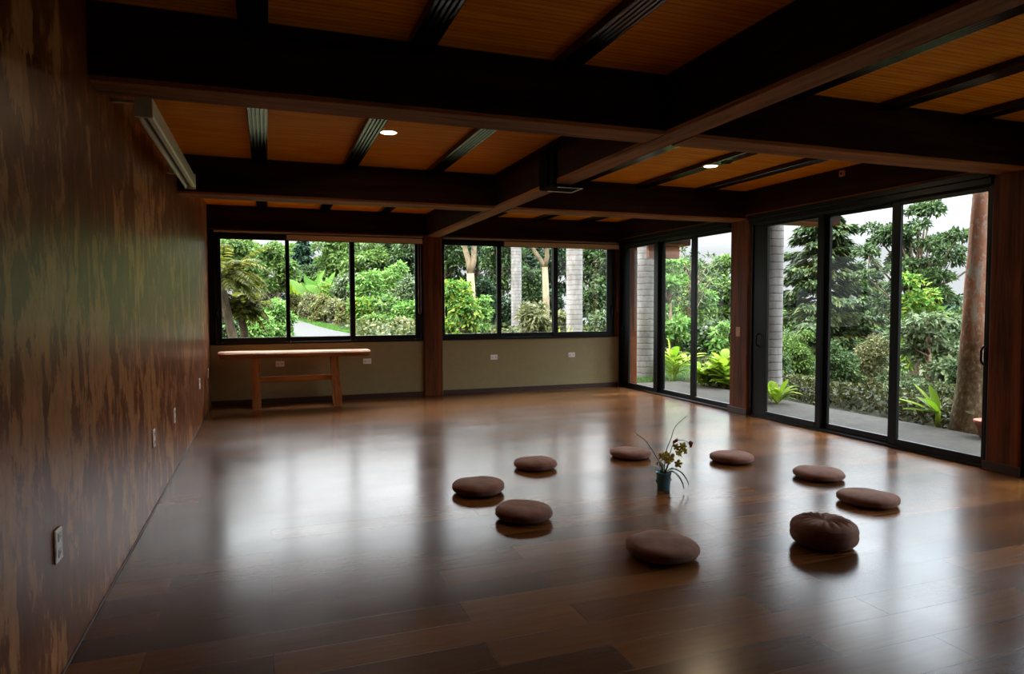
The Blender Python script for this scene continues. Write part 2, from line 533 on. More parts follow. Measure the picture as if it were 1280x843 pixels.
# headers over the windows and doors
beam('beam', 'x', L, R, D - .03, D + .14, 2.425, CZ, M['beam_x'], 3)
mb = MB(); mb.box(L, R, D - .035, D + .1, 2.36, 2.425, .004); struct(mb.build('trim_1', M['black']))
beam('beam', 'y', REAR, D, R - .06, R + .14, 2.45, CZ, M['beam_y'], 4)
mb = MB(); mb.box(R - .05, R + .12, .43, 3.59, 2.345, 2.45, .004); mb.box(R - .075, R - .05, .43, 3.59, 2.40, 2.45, .004)
mb.box(R - .05, R + .12, 3.86, 6.80, 2.345, 2.45, .004); mb.box(R - .075, R - .05, 3.86, 6.80, 2.40, 2.45, .004)
mb.box(R - .05, R + .12, 7.16, D, 2.345, 2.45, .004); mb.box(R - .075, R - .05, 7.16, D, 2.40, 2.45, .004)
struct(mb.build('trim_2', M['black']), 'black rail over the glass doors')

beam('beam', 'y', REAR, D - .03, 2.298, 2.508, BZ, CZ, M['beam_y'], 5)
for i, (y0, y1) in enumerate(((.30, .57), (3.578, 3.846), (6.854, 7.170))):
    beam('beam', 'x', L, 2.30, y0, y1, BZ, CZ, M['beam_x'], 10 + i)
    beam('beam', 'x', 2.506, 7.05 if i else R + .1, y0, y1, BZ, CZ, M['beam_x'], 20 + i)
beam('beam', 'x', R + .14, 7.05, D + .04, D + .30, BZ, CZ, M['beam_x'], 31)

def post(x0, x1, y0, y1, z1, seed):
    mb = MB(); n = 16; c = .012
    prof = [(x0 + c, y0), (x1 - c, y0), (x1, y0 + c), (x1, y1 - c), (x1 - c, y1), (x0 + c, y1), (x0, y1 - c), (x0, y0 + c)]
    for i in range(n + 1):
        z = z1 * i / n
        for k, (x, y) in enumerate(prof):
            w = mnoise.noise(Vector((z * 3, k * 5.3, seed * 2.7))) * .003
            mb.v.append((x + w, y + w, z))
    for i in range(n):
        for k in range(8):
            k2 = (k + 1) % 8
            mb.f.append((i * 8 + k, i * 8 + k2, (i + 1) * 8 + k2, (i + 1) * 8 + k))
    mb.f.append(tuple(range(8))[::-1]); mb.f.append(tuple(range(n * 8, n * 8 + 8)))
    return struct(mb.build('column', M['post']))


post(2.236, 2.527, D - .05, D + .14, BZ + .02, 1)
post(R - .035, R + .22, 6.815, 7.155, BZ + .03, 2)
post(R - .035, R + .22, 3.59, 3.862, BZ + .03, 3)
post(R - .035, R + .22, .30, .57, BZ + .03, 4)
post(R + .13, R + .31, D - .08, D + .12, BZ + .02, 5)
mb = MB(); mb.box(R - .05, R - .036, 6.80, 7.17, 0, .075, .003); mb.box(R - .05, R - .036, 3.57, 3.875, 0, .075, .003)
struct(mb.build('baseboard_right', M['dado']))
mb = MB(); mb.box(5.517, 5.585, D - .03, D + .06, .838, 2.36, .004); mb.box(5.585, R + .13, D - .01, D + .10, .838, 2.43); struct(mb.build('trim_3', M['post']))

# ------------------------------------------------------------------ windows
def window(name, x0, x1, panes, mull):
    w = struct(empty(name, ((x0 + x1) / 2, D, .838)))
    ox, oy, oz = w.location
    z0, z1 = .838, 2.362
    def bl(mb, nm, m, par=w):
        o = mb.build(nm, m); o.parent = par
        return o
    def sh(mb): mb.v = [(a - ox, b - oy, c - oz) for a, b, c in mb.v]; return mb
    mb = MB(); mb.ring('y', x0, x1, z0, z1, x0 + .035, x1 - .035, z0 + .03, z1 - .03, 0, 0, D - .03, D + .09); bl(sh(mb), 'window_frame', M['black'])
    for i, (a, b) in enumerate(panes):
        lo = x0 + .036 if i == 0 else mull[i - 1][0]
        hi = x1 - .036 if i == 2 else mull[i][1]
        if i == 1: lo, hi = a - .045, b + .045
        d0, d1 = ((D - .025, D + .012) if i == 0 else (D + .016, D + .046)) if i < 2 else (D - .022, D + .012)
        gz0, gz1 = .935, 2.30
        mb = MB(); mb.ring('y', lo, hi, z0 + .031, z1 - .031, a, b, gz0, gz1, 0, 0, d0, d1)
        s = bl(sh(mb), 'sash', M['black'])
        mb = MB(); dm = (d0 + d1) / 2; mb.box(a - .006, b + .006, dm - .003, dm + .003, gz0 - .006, gz1 + .006); bl(sh(mb), 'pane', M['glass'], s)
        if i != 1:
            hx = hi - .03 if i == 2 else lo + .02
            mb = MB(); mb.box(hx - .012, hx + .012, d0 - .022, d0, 1.20, 1.36, .004); mb.box(hx - .02, hx - .005, d0 - .035, d0 - .012, 1.25, 1.31, .004)
            bl(sh(mb), 'latch', M['black'], s)
    return w


mb = MB(); mb.box(L, -.688, D - .01, D + .10, .838, 2.43, .003); struct(mb.build('trim_4', M['black']))
window('window_1', -.690, 2.232, [(-.582, .258), (.315, 1.147), (1.222, 2.112)], [(.262, .312), (1.152, 1.216)])
window('window_2', 2.532, 5.514, [(2.56, 3.418), (3.498, 4.383), (4.469, 5.363)], [(3.424, 3.492), (4.388, 4.462)])


def blind(x0, x1, xr0, label, cx):
    t = tag(empty('roller_blind', ((x0 + x1) / 2, D - .06, 2.31)), label, 'blind', 'rolled up blinds over the back windows')
    ox, oy, oz = t.location
    def bl(mb, nm, m, sm=False):
        mb.v = [(a - ox, b - oy, c - oz) for a, b, c in mb.v]
        return mb.build(nm, m, t, sm)
    mb = MB(); mb.box(x0, x1, D - .095, D - .035, 2.388, 2.412, .004); bl(mb, 'head_rail', M['rail'])
    mb = MB(); mb.tube([(xr0, D - .068, 2.34), (x1 - .01, D - .068, 2.34)], .036, 20)
    mb.box(xr0, x1 - .01, D - .107, D - .099, 2.300, 2.372, .003); bl(mb, 'rolled_cloth', M['blind'])
    mb = MB()
    pts = [(cx + .012 * math.cos(a) * 1.5, D - .08, 1.27 + (.02 * math.sin(a))) for a in np.linspace(PI, 2 * PI, 9)]
    pts = [(cx - .018, D - .08, 2.33)] + pts + [(cx + .018, D - .08, 2.33)]
    mb.tube(pts, .0045, 6); bl(mb, 'pull_chain', M['chain'])
    return t


blind(-.66, 2.222, .281, 'beige rolled up blind above the left back window', 2.17)
blind(2.54, 5.555, 3.532, 'beige rolled up blind above the back window beside the glass doors', 5.545)


# ------------------------------------------------------------------ sliding glass doors
def doors(name, y0, y1, panes, lab):
    """panes listed far to near: (ya, yb) with ya < yb"""
    w = struct(empty(name, (R, (y0 + y1) / 2, 0)), lab)
    ox, oy, oz = w.location
    def bl(mb, nm, m, par=w):
        mb.v = [(a - ox, b - oy, c - oz) for a, b, c in mb.v]
        return mb.build(nm, m, par)
    mb = MB(); mb.ring('x', y0, y1, 0, 2.362, y0 + .035, y1 - .035, .022, 2.335, 0, 0, R - .012, R + .11); bl(mb, 'door_frame', M['black'])
    n = len(panes)
    for i, (a, b) in enumerate(panes):
        d0 = R + (.004 if i != 1 else .05); d1 = d0 + .04
        lo = (a + panes[i + 1][1]) / 2 - .015 if i < n - 1 else a
        hi = (b + panes[i - 1][0]) / 2 + .015 if i else b
        if i == 0: hi = y1 - .036
        if i == n - 1: lo = y0 + .036
        mb = MB(); mb.ring('x', lo, hi, .024, 2.333, a, b, .085, 2.300, 0, 0, d0, d1); s = bl(mb, 'sliding_panel', M['black'])
        mb = MB(); dm = (d0 + d1) / 2; mb.box(dm - .003, dm + .003, a - .006, b + .006, .08, 2.306); bl(mb, 'pane', M['glass'], s)
        if i != 1:
            hy = (hi + b) / 2 if i == 0 else (lo + a) / 2
            mb = MB()
            mb.tube([(d0, hy, .86), (d0 - .03, hy, .875), (d0 - .045, hy, .90), (d0 - .045, hy, .98), (d0 - .03, hy, 1.005), (d0, hy, 1.02)], .009, 8)
            bl(mb, 'pull_handle', M['black'], s)
    return w


doors('door_1', 7.12, D - .01, [(9.03, 9.80), (8.125, 8.83), (7.153, 7.953)], 'three black framed glass panels beside the back windows')
doors('door_2', 3.862, 6.80, [(5.752, 6.53), (4.871, 5.628), (3.925, 4.739)], 'three black framed glass panels nearest the camera')
doors('door_3_added', .57, 3.59, [(2.55, 3.40), (1.66, 2.43), (.68, 1.54)], 'added glass panels out of view, letting in more daylight')  # unseen door bay, added to bring more daylight into the room

# ------------------------------------------------------------------ ceiling slats (ribbed black battens between beams)
def joist(x, y0, y1, label, w=.135):
    mb = MB(); z1 = CZ; z0 = CZ - .045; n = 5
    prof = [(-w / 2, z1), (-w / 2, z0)]
    for i in range(n):
        a = -w / 2 + w * i / n; s = w / n
        prof += [(a + s * .18, z0 - .004), (a + s * .72, z0 - .004), (a + s * .82, z0 + .006), (a + s * .98, z0 + .006)]
    prof += [(w / 2, z0), (w / 2, z1)]
    q = len(prof)
    for y in (y0, y1):
        for p, z in prof: mb.v.append((p, y - (y0 + y1) / 2, z - CZ))
    for k in range(q - 1): mb.f.append((k, k + 1, q + k + 1, q + k))
    mb.f.append((q - 1, 0, q, 2 * q - 1)); mb.f.append(tuple(range(q))[::-1]); mb.f.append(tuple(range(q, 2 * q)))
    o = mb.build('ceiling_batten', M['joist'], None, False, (x, (y0 + y1) / 2, CZ))
    return tag(o, label, 'batten', 'black ribbed battens across the ceiling', 'structure')


for nm, y0, y1 in (('front bay, nearest the camera', .575, 3.57), ('middle bay between the cross beams', 3.852, 6.848), ('far bay above the windows', 7.176, D - .035)):
    for x, w in ((-.035, 'first batten from the rust wall'), (.785, 'second batten from the rust wall'), (1.622, 'batten just left of the long beam'),
                 (3.255, 'batten just right of the long beam'), (4.075, 'second batten from the glass doors'), (4.893, 'batten closest to the glass doors')):
        joist(x, y0, y1, 'black ribbed ceiling batten, ' + w + ', ' + nm)

# ------------------------------------------------------------------ ceiling lamps
def emis(name, c, s):
    m, nt, b = mat(name)
    b.inputs['Base Color'].default_value = c; b.inputs['Emission Color'].default_value = c; b.inputs['Emission Strength'].default_value = s
    return m


M['lamp'] = emis('warm lamp diffuser', lin(255, 214, 150), 9.0)


def downlight(x, y, z, label):
    t = tag(empty('downlight', (x, y, z)), label, 'ceiling light', 'round downlights in the ceiling')
    mb = MB(); mb.lathe([(.078, 0), (.078, -.004), (.070, -.010), (.062, -.010), (.062, -.003)], 32); mb.build('trim_ring', M['white'], t, True)
    mb = MB(); mb.lathe([(.0615, -.0032), (.0615, -.008), (.03, -.010), (.004, -.0105)], 32); mb.build('diffuser', M['lamp'], t, True)
    ld = bpy.data.lights.new('downlight_lamp', 'AREA'); ld.shape = 'DISK'; ld.size = .11; ld.energy = LAMP; ld.color = (1, .78, .5)
    lo = bpy.data.objects.new('downlight_lamp', ld); COL.objects.link(lo); lo.parent = t; lo.location = (0, 0, -.02)
    return t


downlight(.94, 5.45, CZ, 'lit round downlight between black battens left of the long beam')
downlight(4.04, 5.50, CZ - .05, 'lit round downlight on a batten right of the long beam, beside a cable loop')
mb = MB()
mb.tube([(4.095 + .042 * math.cos(a), 5.33 + .05 * math.sin(a), CZ - .0535) for a in np.linspace(0, 2 * PI, 20)], .005, 6)
tag(mb.build('cable_loop', M['slot']), 'small dark loop of cable beside the lit downlight right of the long beam', 'cable')

# projector tray hung on the long beam
t = tag(empty('projector_mount', (2.40, 5.40, BZ)), 'black metal tray and upright plate fixed to the long ceiling beam', 'mount')
mb = MB(); mb.box(-.135, -.106, -.20, .12, -.03, .29, .004); mb.box(-.15, -.135, -.10, -.04, -.01, .27, .003); mb.build('upright_plate', M['matte'], t)
mb = MB(); mb.box(-.106, .205, -.085, .17, -.026, -.008, .003); mb.build('tray', M['matte'], t)
for y in (-.075, .145):
    mb = MB(); mb.box(-.04, .20, y, y + .018, -.031, -.0262, .002); mb.build('edge_strip', M['white'], t)
mb = MB(); mb.box(.186, .20, -.055, .143, -.031, -.0262, .002); mb.build('edge_strip', M['white'], t)

# long pale housing high on the left wall
t = tag(empty('screen_housing', (-.58, 5.1, 2.36)), 'long pale roll-up screen housing high on the rust wall', 'screen')
mb = MB(); y0, y1 = -1.13, 1.12
prof = [(.035, 0), (.042, .012), (.042, .095), (.030, .108), (-.03, .108), (-.034, .10), (-.034, .03), (.012, .028), (.012, 0)]
for y in (y0, y1):
    for p in prof: mb.v.append((p[0], y, p[1]))
q = len(prof)
for k in range(q):
    k2 = (k + 1) % q; mb.f.append((k, k2, q + k2, q + k))
mb.f.append(tuple(range(q))[::-1]); mb.f.append(tuple(range(q, 2 * q)))
mb.build('case', M['case'], t)
mb = MB(); mb.tube([(-.025, y0 + .06, -.002), (-.025, y1 - .06, -.002)], .011, 12); mb.build('bottom_bar', M['case'], t, True)
mb = MB(); mb.box(-.012, .010, y0 + .05, y1 - .05, .012, .027); mb.build('rolled_screen', M['case_dark'], t)
for y in (y0, y1):
    mb = MB(); mb.box(-.04, .045, y - .008, y + .008, -.012, .112, .003); mb.build('end_cap', M['case'], t)
    mb = MB(); yy = y * .9; mb.box(-.162, -.034, yy - .015, yy + .015, .085, .10, .002); mb.build('bracket', M['case'], t)

# small beige box on the door header
t = tag(empty('sensor_box', (R - .06, 5.36, 2.70)), 'small beige square box on the dark beam above the glass doors', 'sensor')
mb = MB(); mb.box(-.028, 0, -.032, .032, -.03, .03, .006); mb.build('housing', M['switchc'], t)
mb = MB(); mb.lathe([(.014, 0), (.012, .005), (.004, .009)], 16); o = mb.build('lens', M['slot'], t, True, (-.028, 0, 0)); o.rotation_euler = (0, -PI / 2, 0)


# ------------------------------------------------------------------ outlets and switch
def outlet(name, loc, face, w, h, label, horizontal, group):
    """face: 'x' plate on the left wall looking +x; 'y' plate on the back wall looking -y"""
    t = tag(empty(name, loc, PI / 2 if face == 'x' else 0), label, 'outlet', group)
    mb = MB(); mb.box(-w / 2, w / 2, -.009, 0, -h / 2, h / 2, .003); mb.build('cover_plate', M['white'], t)
    for s in (-1, 1):
        mb = MB()
        cx, cz = (s * w * .24, 0) if horizontal else (0, s * h * .24)
        mb.box(cx - .017, cx + .017, -.012, -.0088, cz - .016, cz + .016, .002); so = mb.build('socket', M['socket'], t)
        mb = MB()
        for dx in (-.006, .006): mb.box(cx + dx - .0012, cx + dx + .0012, -.0126, -.0118, cz - .003, cz + .006)
        mb.build('slots', M['slot'], so)
    return t


BG, LG = 'white outlets along the olive wall', 'white outlets along the rust wall'
for x, lab in ((.162, 'white outlet on the olive wall, seen under the wooden table'), (1.386, 'white outlet on the olive wall just right of the wooden table'),
               (3.369, 'white outlet on the olive wall nearer the wooden post'), (4.721, 'white outlet on the olive wall nearer the glass doors')):
    outlet('wall_outlet', (x, D, .553), 'y', .118, .078, lab, True, BG)
for y, z, lab in ((2.863, .497, 'largest and nearest white outlet on the rust wall'), (5.099, .479, 'second white outlet from the camera on the rust wall'),
                  (6.189, .467, 'third white outlet from the camera on the rust wall'), (8.422, .49, 'fourth white outlet from the camera on the rust wall'),
                  (9.603, .50, 'farthest white outlet on the rust wall, beside the table')):
    o = outlet('wall_outlet', (L, y, z), 'x', .082, .122, lab, False, LG)
t = tag(empty('light_switch', (R - .035, 6.985, 1.03)), 'tan light switch on the wooden post between the glass doors', 'switch')
mb = MB(); mb.box(-.009, 0, -.04, .04, -.06, .06, .003); mb.build('cover_plate', M['switchc'], t)
mb = MB(); mb.box(-.013, -.0088, -.014, .014, -.03, .03, .003); mb.build('rocker', M['switchc'], t)

# ------------------------------------------------------------------ live edge table
t = tag(empty('console_table', (.37, 9.62, 0)), 'long honey wooden table with live edge top, under the left window', 'table')
mb = MB(); n = 60; x0, x1 = -.965, .965
def nz(a, s): return mnoise.noise(Vector((a * 1.7, s, 0))) * .028 + mnoise.noise(Vector((a * 5.3, s + 9, 0))) * .010
for i in range(n + 1):
    f = i / n; x = x0 + (x1 - x0) * f
    e = min(1, min(f, 1 - f) * 26) ; pull = (1 - e) * .03
    yf = -.20 + nz(x, 1.0) + pull; yb = .24 - nz(x, 5.0) * .6 - pull
    ff = -.185 + nz(x, 2.2) * .7 + pull
    zt, zb = .762 + mnoise.noise(Vector((x * 2, 3, 1))) * .004, .682 + nz(x, 7.7) * .35
    tilt = -.006 * x
    sk = .02 * (1 - e) * (1 if f > .5 else -1)
    for p in ((yf + .03, zt), (yf, zt - .018), (ff - .006, (zt + zb) / 2 - .01), (ff + .012, zb + .008), (ff + .04, zb), (yb - .03, zb), (yb, zb + .03), (yb - .008, zt - .008), (yb - .03, zt)):
        mb.v.append((x + sk * (p[1] - .72) * 14, p[0], p[1] + tilt))
q = 9
for i in range(n):
    for k in range(q):
        k2 = (k + 1) % q; mb.f.append((i * q + k, i * q + k2, (i + 1) * q + k2, (i + 1) * q + k)[::-1])
mb.f.append(tuple(range(q))); mb.f.append(tuple(range(n * q, n * q + q))[::-1])
mb.build('tabletop', M['table'], t)


def slab_leg(xc, w, y0, y1, seed, lean=0.0):
    mb = MB(); n = 18
    for i in range(n + 1):
        z = .69 * i / n
        a = mnoise.noise(Vector((z * 4, seed, 0))) * .014 + mnoise.noise(Vector((z * 11, seed, 4))) * .005
        b = mnoise.noise(Vector((z * 4, seed + 5, 0))) * .014
        fl = .02 * (1 - z / .69) + lean * (z / .69)
        for p in ((xc - w / 2 + a + lean * z, y0 - fl), (xc + w / 2 + b + lean * z, y0 - fl), (xc + w / 2 + b + lean * z, y1), (xc - w / 2 + a + lean * z, y1)):
            mb.v.append((p[0], p[1], z))
    for i in range(n):
        for k in range(4):
            k2 = (k + 1) % 4; mb.f.append((i * 4 + k, i * 4 + k2, i * 4 + 4 + k2, i * 4 + 4 + k))
    mb.f.append((3, 2, 1, 0)); mb.f.append(tuple(range(n * 4, n * 4 + 4)))
    return mb.build('leg', M['tableleg'], t)


slab_leg(-.52, .105, -.13, .17, 2.0)
slab_leg(.535, .10, -.13, .17, 8.0, -.06)
mb = MB(); mb.box(-.475, .475, -.02, .025, .352, .425, .008); mb.build('stretcher', M['table'], t)


# ------------------------------------------------------------------ cushions
def cushion(x, y, a, h, label, seed, tall=False, rz=0.0):
    mb = MB(); n = 56; prof = []
    m_ = 26
    for i in range(m_ + 1):
        w = -PI / 2 + PI * i / m_
        c, s = math.cos(w), math.sin(w)
        e1, e2 = (.42, .75) if tall else (.50, .84)
        r = a * (max(c, 0) ** e1); z = h / 2 * (1 + math.copysign(abs(s) ** e2, s))
        if abs(w) < .12: r -= .004 * (1 - abs(w) / .12)
        prof.append((max(r, .002), z))
    def fn(p, w):
        rr = math.hypot(p.x, p.y) / a
        k = mnoise.noise(Vector((p.x * 5 + seed, p.y * 5, seed * 3.1)))
        k2 = mnoise.noise(Vector((p.x * 14 + seed, p.y * 14, seed)))
        f = 1 + .05 * mnoise.noise(Vector((math.cos(w) * 1.2 + seed, math.sin(w) * 1.2, 0)))
        z = p.z
        if z > h * .5:
            z += k * .012 * (1 if not tall else .4) + k2 * .003
            if tall and .15 < rr < .92:
                z += .0075 * math.sin(w * 17 + k2 * 3 + rr * 3) * math.sin((rr - .15) / .77 * PI)
            if tall: z -= .014 * max(0, 1 - rr / .35)
        return Vector((p.x * f, p.y * f, max(0.0, z)))
    mb.lathe(prof, n, (0, 0, 0), fn)
    o = mb.build('floor_cushion', M['cushion'], None, True, (x, y, 0)); o.rotation_euler = (0, 0, rz)
    tag(o, label, 'cushion', 'brown cushions set in a ring on the floor')
    if tall:
        mb = MB()
        pts = []
        for k in range(49):
            w = 2 * PI * k / 48; f = 1 + .05 * mnoise.noise(Vector((math.cos(w) * 1.2 + seed, math.sin(w) * 1.2, 0)))
            pts.append((a * .93 * f * math.cos(w), a * .93 * f * math.sin(w), h * .80))
        mb.tube(pts, .004, 6, False); mb.build('piping', M['cushion'], o, True)
    return o


cushion(2.104, 5.221, 0.182, 0.078, 'flat round brown cushion left of the far one, behind the potted orchid', 1.3)
cushion(1.431, 4.678, 0.192, 0.088, 'round brown cushion closest to the rust wall', 2.7, rz=.5)
cushion(1.534, 4.002, 0.187, 0.088, 'round brown cushion in front of the one closest to the rust wall', 4.1, rz=1.1)
cushion(3.061, 5.293, 0.184, 0.076, 'flat round brown cushion just behind the potted orchid', 5.9, rz=2.2)
cushion(3.796, 4.829, 0.187, 0.076, 'flat round brown cushion right of the potted orchid', 7.2, rz=.3)
cushion(4.070, 4.121, 0.195, 0.077, 'flat brown cushion nearest the glass doors, farther of two', 8.8, rz=1.9)
cushion(3.867, 3.473, 0.200, 0.077, 'flat brown cushion right behind the thick pleated one', 10.4, rz=.9)
cushion(2.965, 2.955, 0.182, 0.15, 'thick tall brown cushion with a pleated top', 12.6, True)
cushion(2.012, 3.137, 0.200, 0.09, 'largest flat brown cushion, nearest the camera', 14.5, rz=2.8)

# ------------------------------------------------------------------ potted orchid
PX, PY = 2.742, 4.262
t = tag(empty('potted_orchid', (PX, PY, 0)), 'potted orchid with green yellow flowers in a small teal pot', 'plant')
mb = MB(); mb.lathe([(.044, .0), (.046, .002), (.053, .118), (.057, .120), (.058, .134), (.054, .134), (.050, .115)], 32); pot = mb.build('pot', M['tealpot'], t, True)
for s in (-1, 1):
    mb = MB(); mb.tube([(s * .046, 0, .058), (s * .060, 0, .062), (s * .066, 0, .070), (s * .060, 0, .077), (s * .049, 0, .080)], .005, 8); mb.build('handle', M['tealpot'], pot, True)
mb = MB(); mb.lathe([(.0515, .110), (.050, .120), (.03, .126), (.006, .124)], 24); mb.build('soil', M['soil'], t, True)
# image-plane axes turned so that the plant's spread faces the camera
ax = Vector((math.cos(.5), -math.sin(.5), 0)); ay = Vector((math.sin(.5), math.cos(.5), 0))
def P(a, z, d=0.0): return ax * a + ay * d + Vector((0, 0, z))


def curve_pts(ctrl, n=18):
    """Catmull-Rom through control points"""
    c = [ctrl[0]] + list(ctrl) + [ctrl[-1]]; out = []
    for i in range(1, len(c) - 2):
        for k in range(n):
            u = k / n; p0, p1, p2, p3 = (Vector(x) for x in c[i - 1:i + 3])
            out.append(.5 * ((2 * p1) + (p2 - p0) * u + (2 * p0 - 5 * p1 + 4 * p2 - p3) * u * u + (3 * p1 - p0 - 3 * p2 + p3) * u ** 3))
    out.append(Vector(ctrl[-1])); return out


def stem(ctrl, r0, r1, name='stem', m='orchidstem'):
    p = curve_pts(ctrl, 8); mb = MB(); mb.tube(p, [r0 + (r1 - r0) * i / (len(p) - 1) for i in range(len(p))], 7)
    return mb.build(name, M[m], t, True)


stem([P(-.005, .12), P(-.03, .20), P(-.075, .28), P(-.13, .36), P(-.175, .395), P(-.205, .415), P(-.21, .425)], .004, .0018)
stem([P(.005, .12), P(.008, .22), P(.02, .30), P(.05, .38), P(.075, .46), P(.115, .51), P(.165, .555)], .004, .0016)
stem([P(.012, .12), P(.03, .19), P(.045, .27), P(.07, .345), P(.12, .375), P(.17, .36), P(.19, .33)], .0038, .0016)
stem([P(.0, .12), P(-.03, .165), P(-.02, .215), P(.02, .245), P(.05, .25)], .0035, .002)


def strap(ctrl, w, name='leaf', m='orchidleaf'):
    p = curve_pts(ctrl, 8); mb = MB(); n = len(p)
    for i, q in enumerate(p):
        f = i / (n - 1); tg = (p[min(i + 1, n - 1)] - p[max(i - 1, 0)]).normalized()
        sd = tg.cross(Vector((0, 0, 1))); sd = sd.normalized() if sd.length > .05 else ay
        nr = sd.cross(tg); ww = w * (math.sin(PI * min(1, f * .9 + .1)) ** .55) * (1 if f < .98 else .3)
        for k, (s, up) in enumerate(((-1, .35), (0, 0), (1, .35), (0, -.12))):
            mb.v.append(tuple(q + sd * s * ww / 2 + nr * up * ww / 2))
    for i in range(n - 1):
        for k in range(4):
            k2 = (k + 1) % 4; mb.f.append((i * 4 + k, i * 4 + k2, i * 4 + 4 + k2, i * 4 + 4 + k))
    mb.f.append((3, 2, 1, 0)); mb.f.append(tuple(range(n * 4 - 4, n * 4)))
    return mb.build(name, M[m], t, True)


strap([P(.01, .125), P(.06, .155), P(.12, .135), P(.165, .08), P(.18, .035)], .042)
strap([P(.015, .125, -.01), P(.06, .14, -.02), P(.105, .105, -.03), P(.135, .05, -.035), P(.14, .02, -.035)], .040)
strap([P(-.01, .125), P(-.05, .16), P(-.10, .175), P(-.135, .18)], .022)
strap([P(-.01, .125, -.01), P(-.04, .145, -.02), P(-.08, .155, -.03)], .024)
strap([P(.01, .125, .01), P(.03, .17, .0), P(.045, .215, -.01), P(.055, .25, -.01)], .032)
strap([P(.0, .125, .02), P(-.01, .17, .05), P(-.03, .18, .10), P(-.04, .15, .13)], .028)


def flower(c, face, s, rot, name='flower'):
    face = face.normalized(); a = face.cross(Vector((0, 0, 1))).normalized(); b = a.cross(face)
    mb = MB()
    for k in range(5):
        w = rot + 2 * PI * k / 5; d = a * math.cos(w) + b * math.sin(w); sd = d.cross(face)
        ln = s * (1.0 if k % 2 else .9); wd = s * (.85 if k in (1, 4) else .6)
        pr = [(0, 0), (.35, .8), (.7, 1), (.95, .55), (1.05, 0)]
        o = len(mb.v)
        for (f, ww) in pr:
            q = c + d * ln * f + face * (.12 * s * math.sin(f * 2.4))
            mb.v += [tuple(q - sd * wd / 2 * ww - face * .06 * s * ww), tuple(q + face * .003), tuple(q + sd * wd / 2 * ww - face * .06 * s * ww), tuple(q - face * .003)]
        for i in range(len(pr) - 1):
            for j in range(4):
                j2 = (j + 1) % 4; mb.f.append((o + i * 4 + j, o + i * 4 + j2, o + i * 4 + 4 + j2, o + i * 4 + 4 + j))
    mb.tube([c, c + face * s * .3, c + face * s * .42 - b * s * .2], [s * .14, s * .16, s * .07], 8)
    return mb.build(name, M['petal'], t, True)


rg = random.Random(4)
toward = Vector((-PX, -PY, 1.0))
for (a, z, d, s) in ((.10, .335, -.01, .036), (.135, .345, .0, .036), (.125, .31, -.02, .038), (.10, .295, -.01, .034), (.148, .318, .01, .034), (.145, .285, .0, .032),
                     (.02, .262, -.01, .038), (.045, .248, -.02, .04), (-.005, .252, .01, .036), (.055, .232, .0, .034), (.03, .232, -.02, .034), (.118, .275, -.01, .032)):
    fc = (toward.normalized() + Vector((rg.uniform(-.9, .9), rg.uniform(-.9, .9), rg.uniform(-.8, .5))))
    flower(P(a + rg.uniform(-.012, .012), z + rg.uniform(-.012, .012), d), fc, s * rg.uniform(.72, 1.0), rg.uniform(0, 6))
flower(P(.105, .20, -.01), toward + Vector((0, 0, -1.2)), .034, .4)
for (a, z) in ((.195, .335), (.188, .355), (.075, .36), (.09, .37), (.20, .350)):
    mb = MB(); mb.lathe([(.002, -.018), (.010, -.008), (.012, .002), (.008, .012), (.002, .018)], 10); o = mb.build('bud', M['bud'], t, True, P(a, z)); o.rotation_euler = (.5, .3, a * 9)

# ------------------------------------------------------------------ outdoors: ground
def zt(x, y):
    z = -.05
    if y > 10.6: z += .02 * (y - 10.6) if y < 60 else .02 * 49.4
    d = max(0.0, x - 8.2 - .22 * max(0, y - 10))
    z -= min(4.5, .20 * d + .004 * d * d if d < 14 else 4.5)
    return z


mb = MB(); nx, ny = 90, 80
xs = np.concatenate([np.linspace(-40, -2, 20), np.linspace(-1, 20, 44), np.linspace(22, 90, 26)])
ys = np.concatenate([np.linspace(-30, -4, 10), np.linspace(-3, 28, 46), np.linspace(31, 120, 24)])
for y in ys:
    for x in xs:
        z = zt(x, y)
        if L - 1 < x < 7.3 and -4 < y < 10.8: z = -.16
        mb.v.append((x, y, z + .05 * mnoise.noise(Vector((x * .5, y * .5, 0))) if y > 11 or x > 8.3 else z))
w_ = len(xs)
for j in range(len(ys) - 1):
    for i in range(w_ - 1):
        mb.f.append((j * w_ + i, j * w_ + i + 1, (j + 1) * w_ + i + 1, (j + 1) * w_ + i))
struct(mb.build('ground', M['ground'], None, True))
mb = MB(); mb.box(R + .06, 7.12, REAR, 10.56, -.16, -.03, .01); struct(mb.build('patio', M['patio']), 'grey concrete terrace outside the glass doors')
mb = MB(); mb.box(6.28, 6.90, 10.26, 10.36, 2.19, 2.40, .006)
tag(mb.build('hanging_board', M['eave']), 'short reddish wooden board hanging below the eave beyond the glass doors', 'board')

# road beyond the left window
up_ = [(318, 393.0, 60), (363, 396.8, 44), (380, 402, 37), (400, 407, 31.5), (420, 411.5, 28.3), (440, 415.3, 26), (460, 418, 24.6), (485, 420, 23.4), (520, 424, 22), (575, 430, 20)]
lo_ = [(318, 414, 27), (363, 418.0, 24.6), (380, 419, 24.1), (400, 420, 23.6), (420, 421, 23.2), (440, 423, 22.3), (460, 426, 21), (485, 429, 20), (520, 433, 18.6), (575, 440, 17)]
mb = MB()
for (u, v, d), (u2, v2, d2) in zip(up_, lo_):
    a, b = ray(u, v, d), ray(u2, v2, d2)
    for k in range(5):
        p = a.lerp(b, k / 4); mb.v.append((p.x, p.y, zt(p.x, p.y) + .075))
for i in range(len(up_) - 1):
    for k in range(4): mb.f.append((i * 5 + k, i * 5 + k + 1, i * 5 + 6 + k, i * 5 + 5 + k))
struct(mb.build('road', M['road']), 'pale curving road beyond the left window')

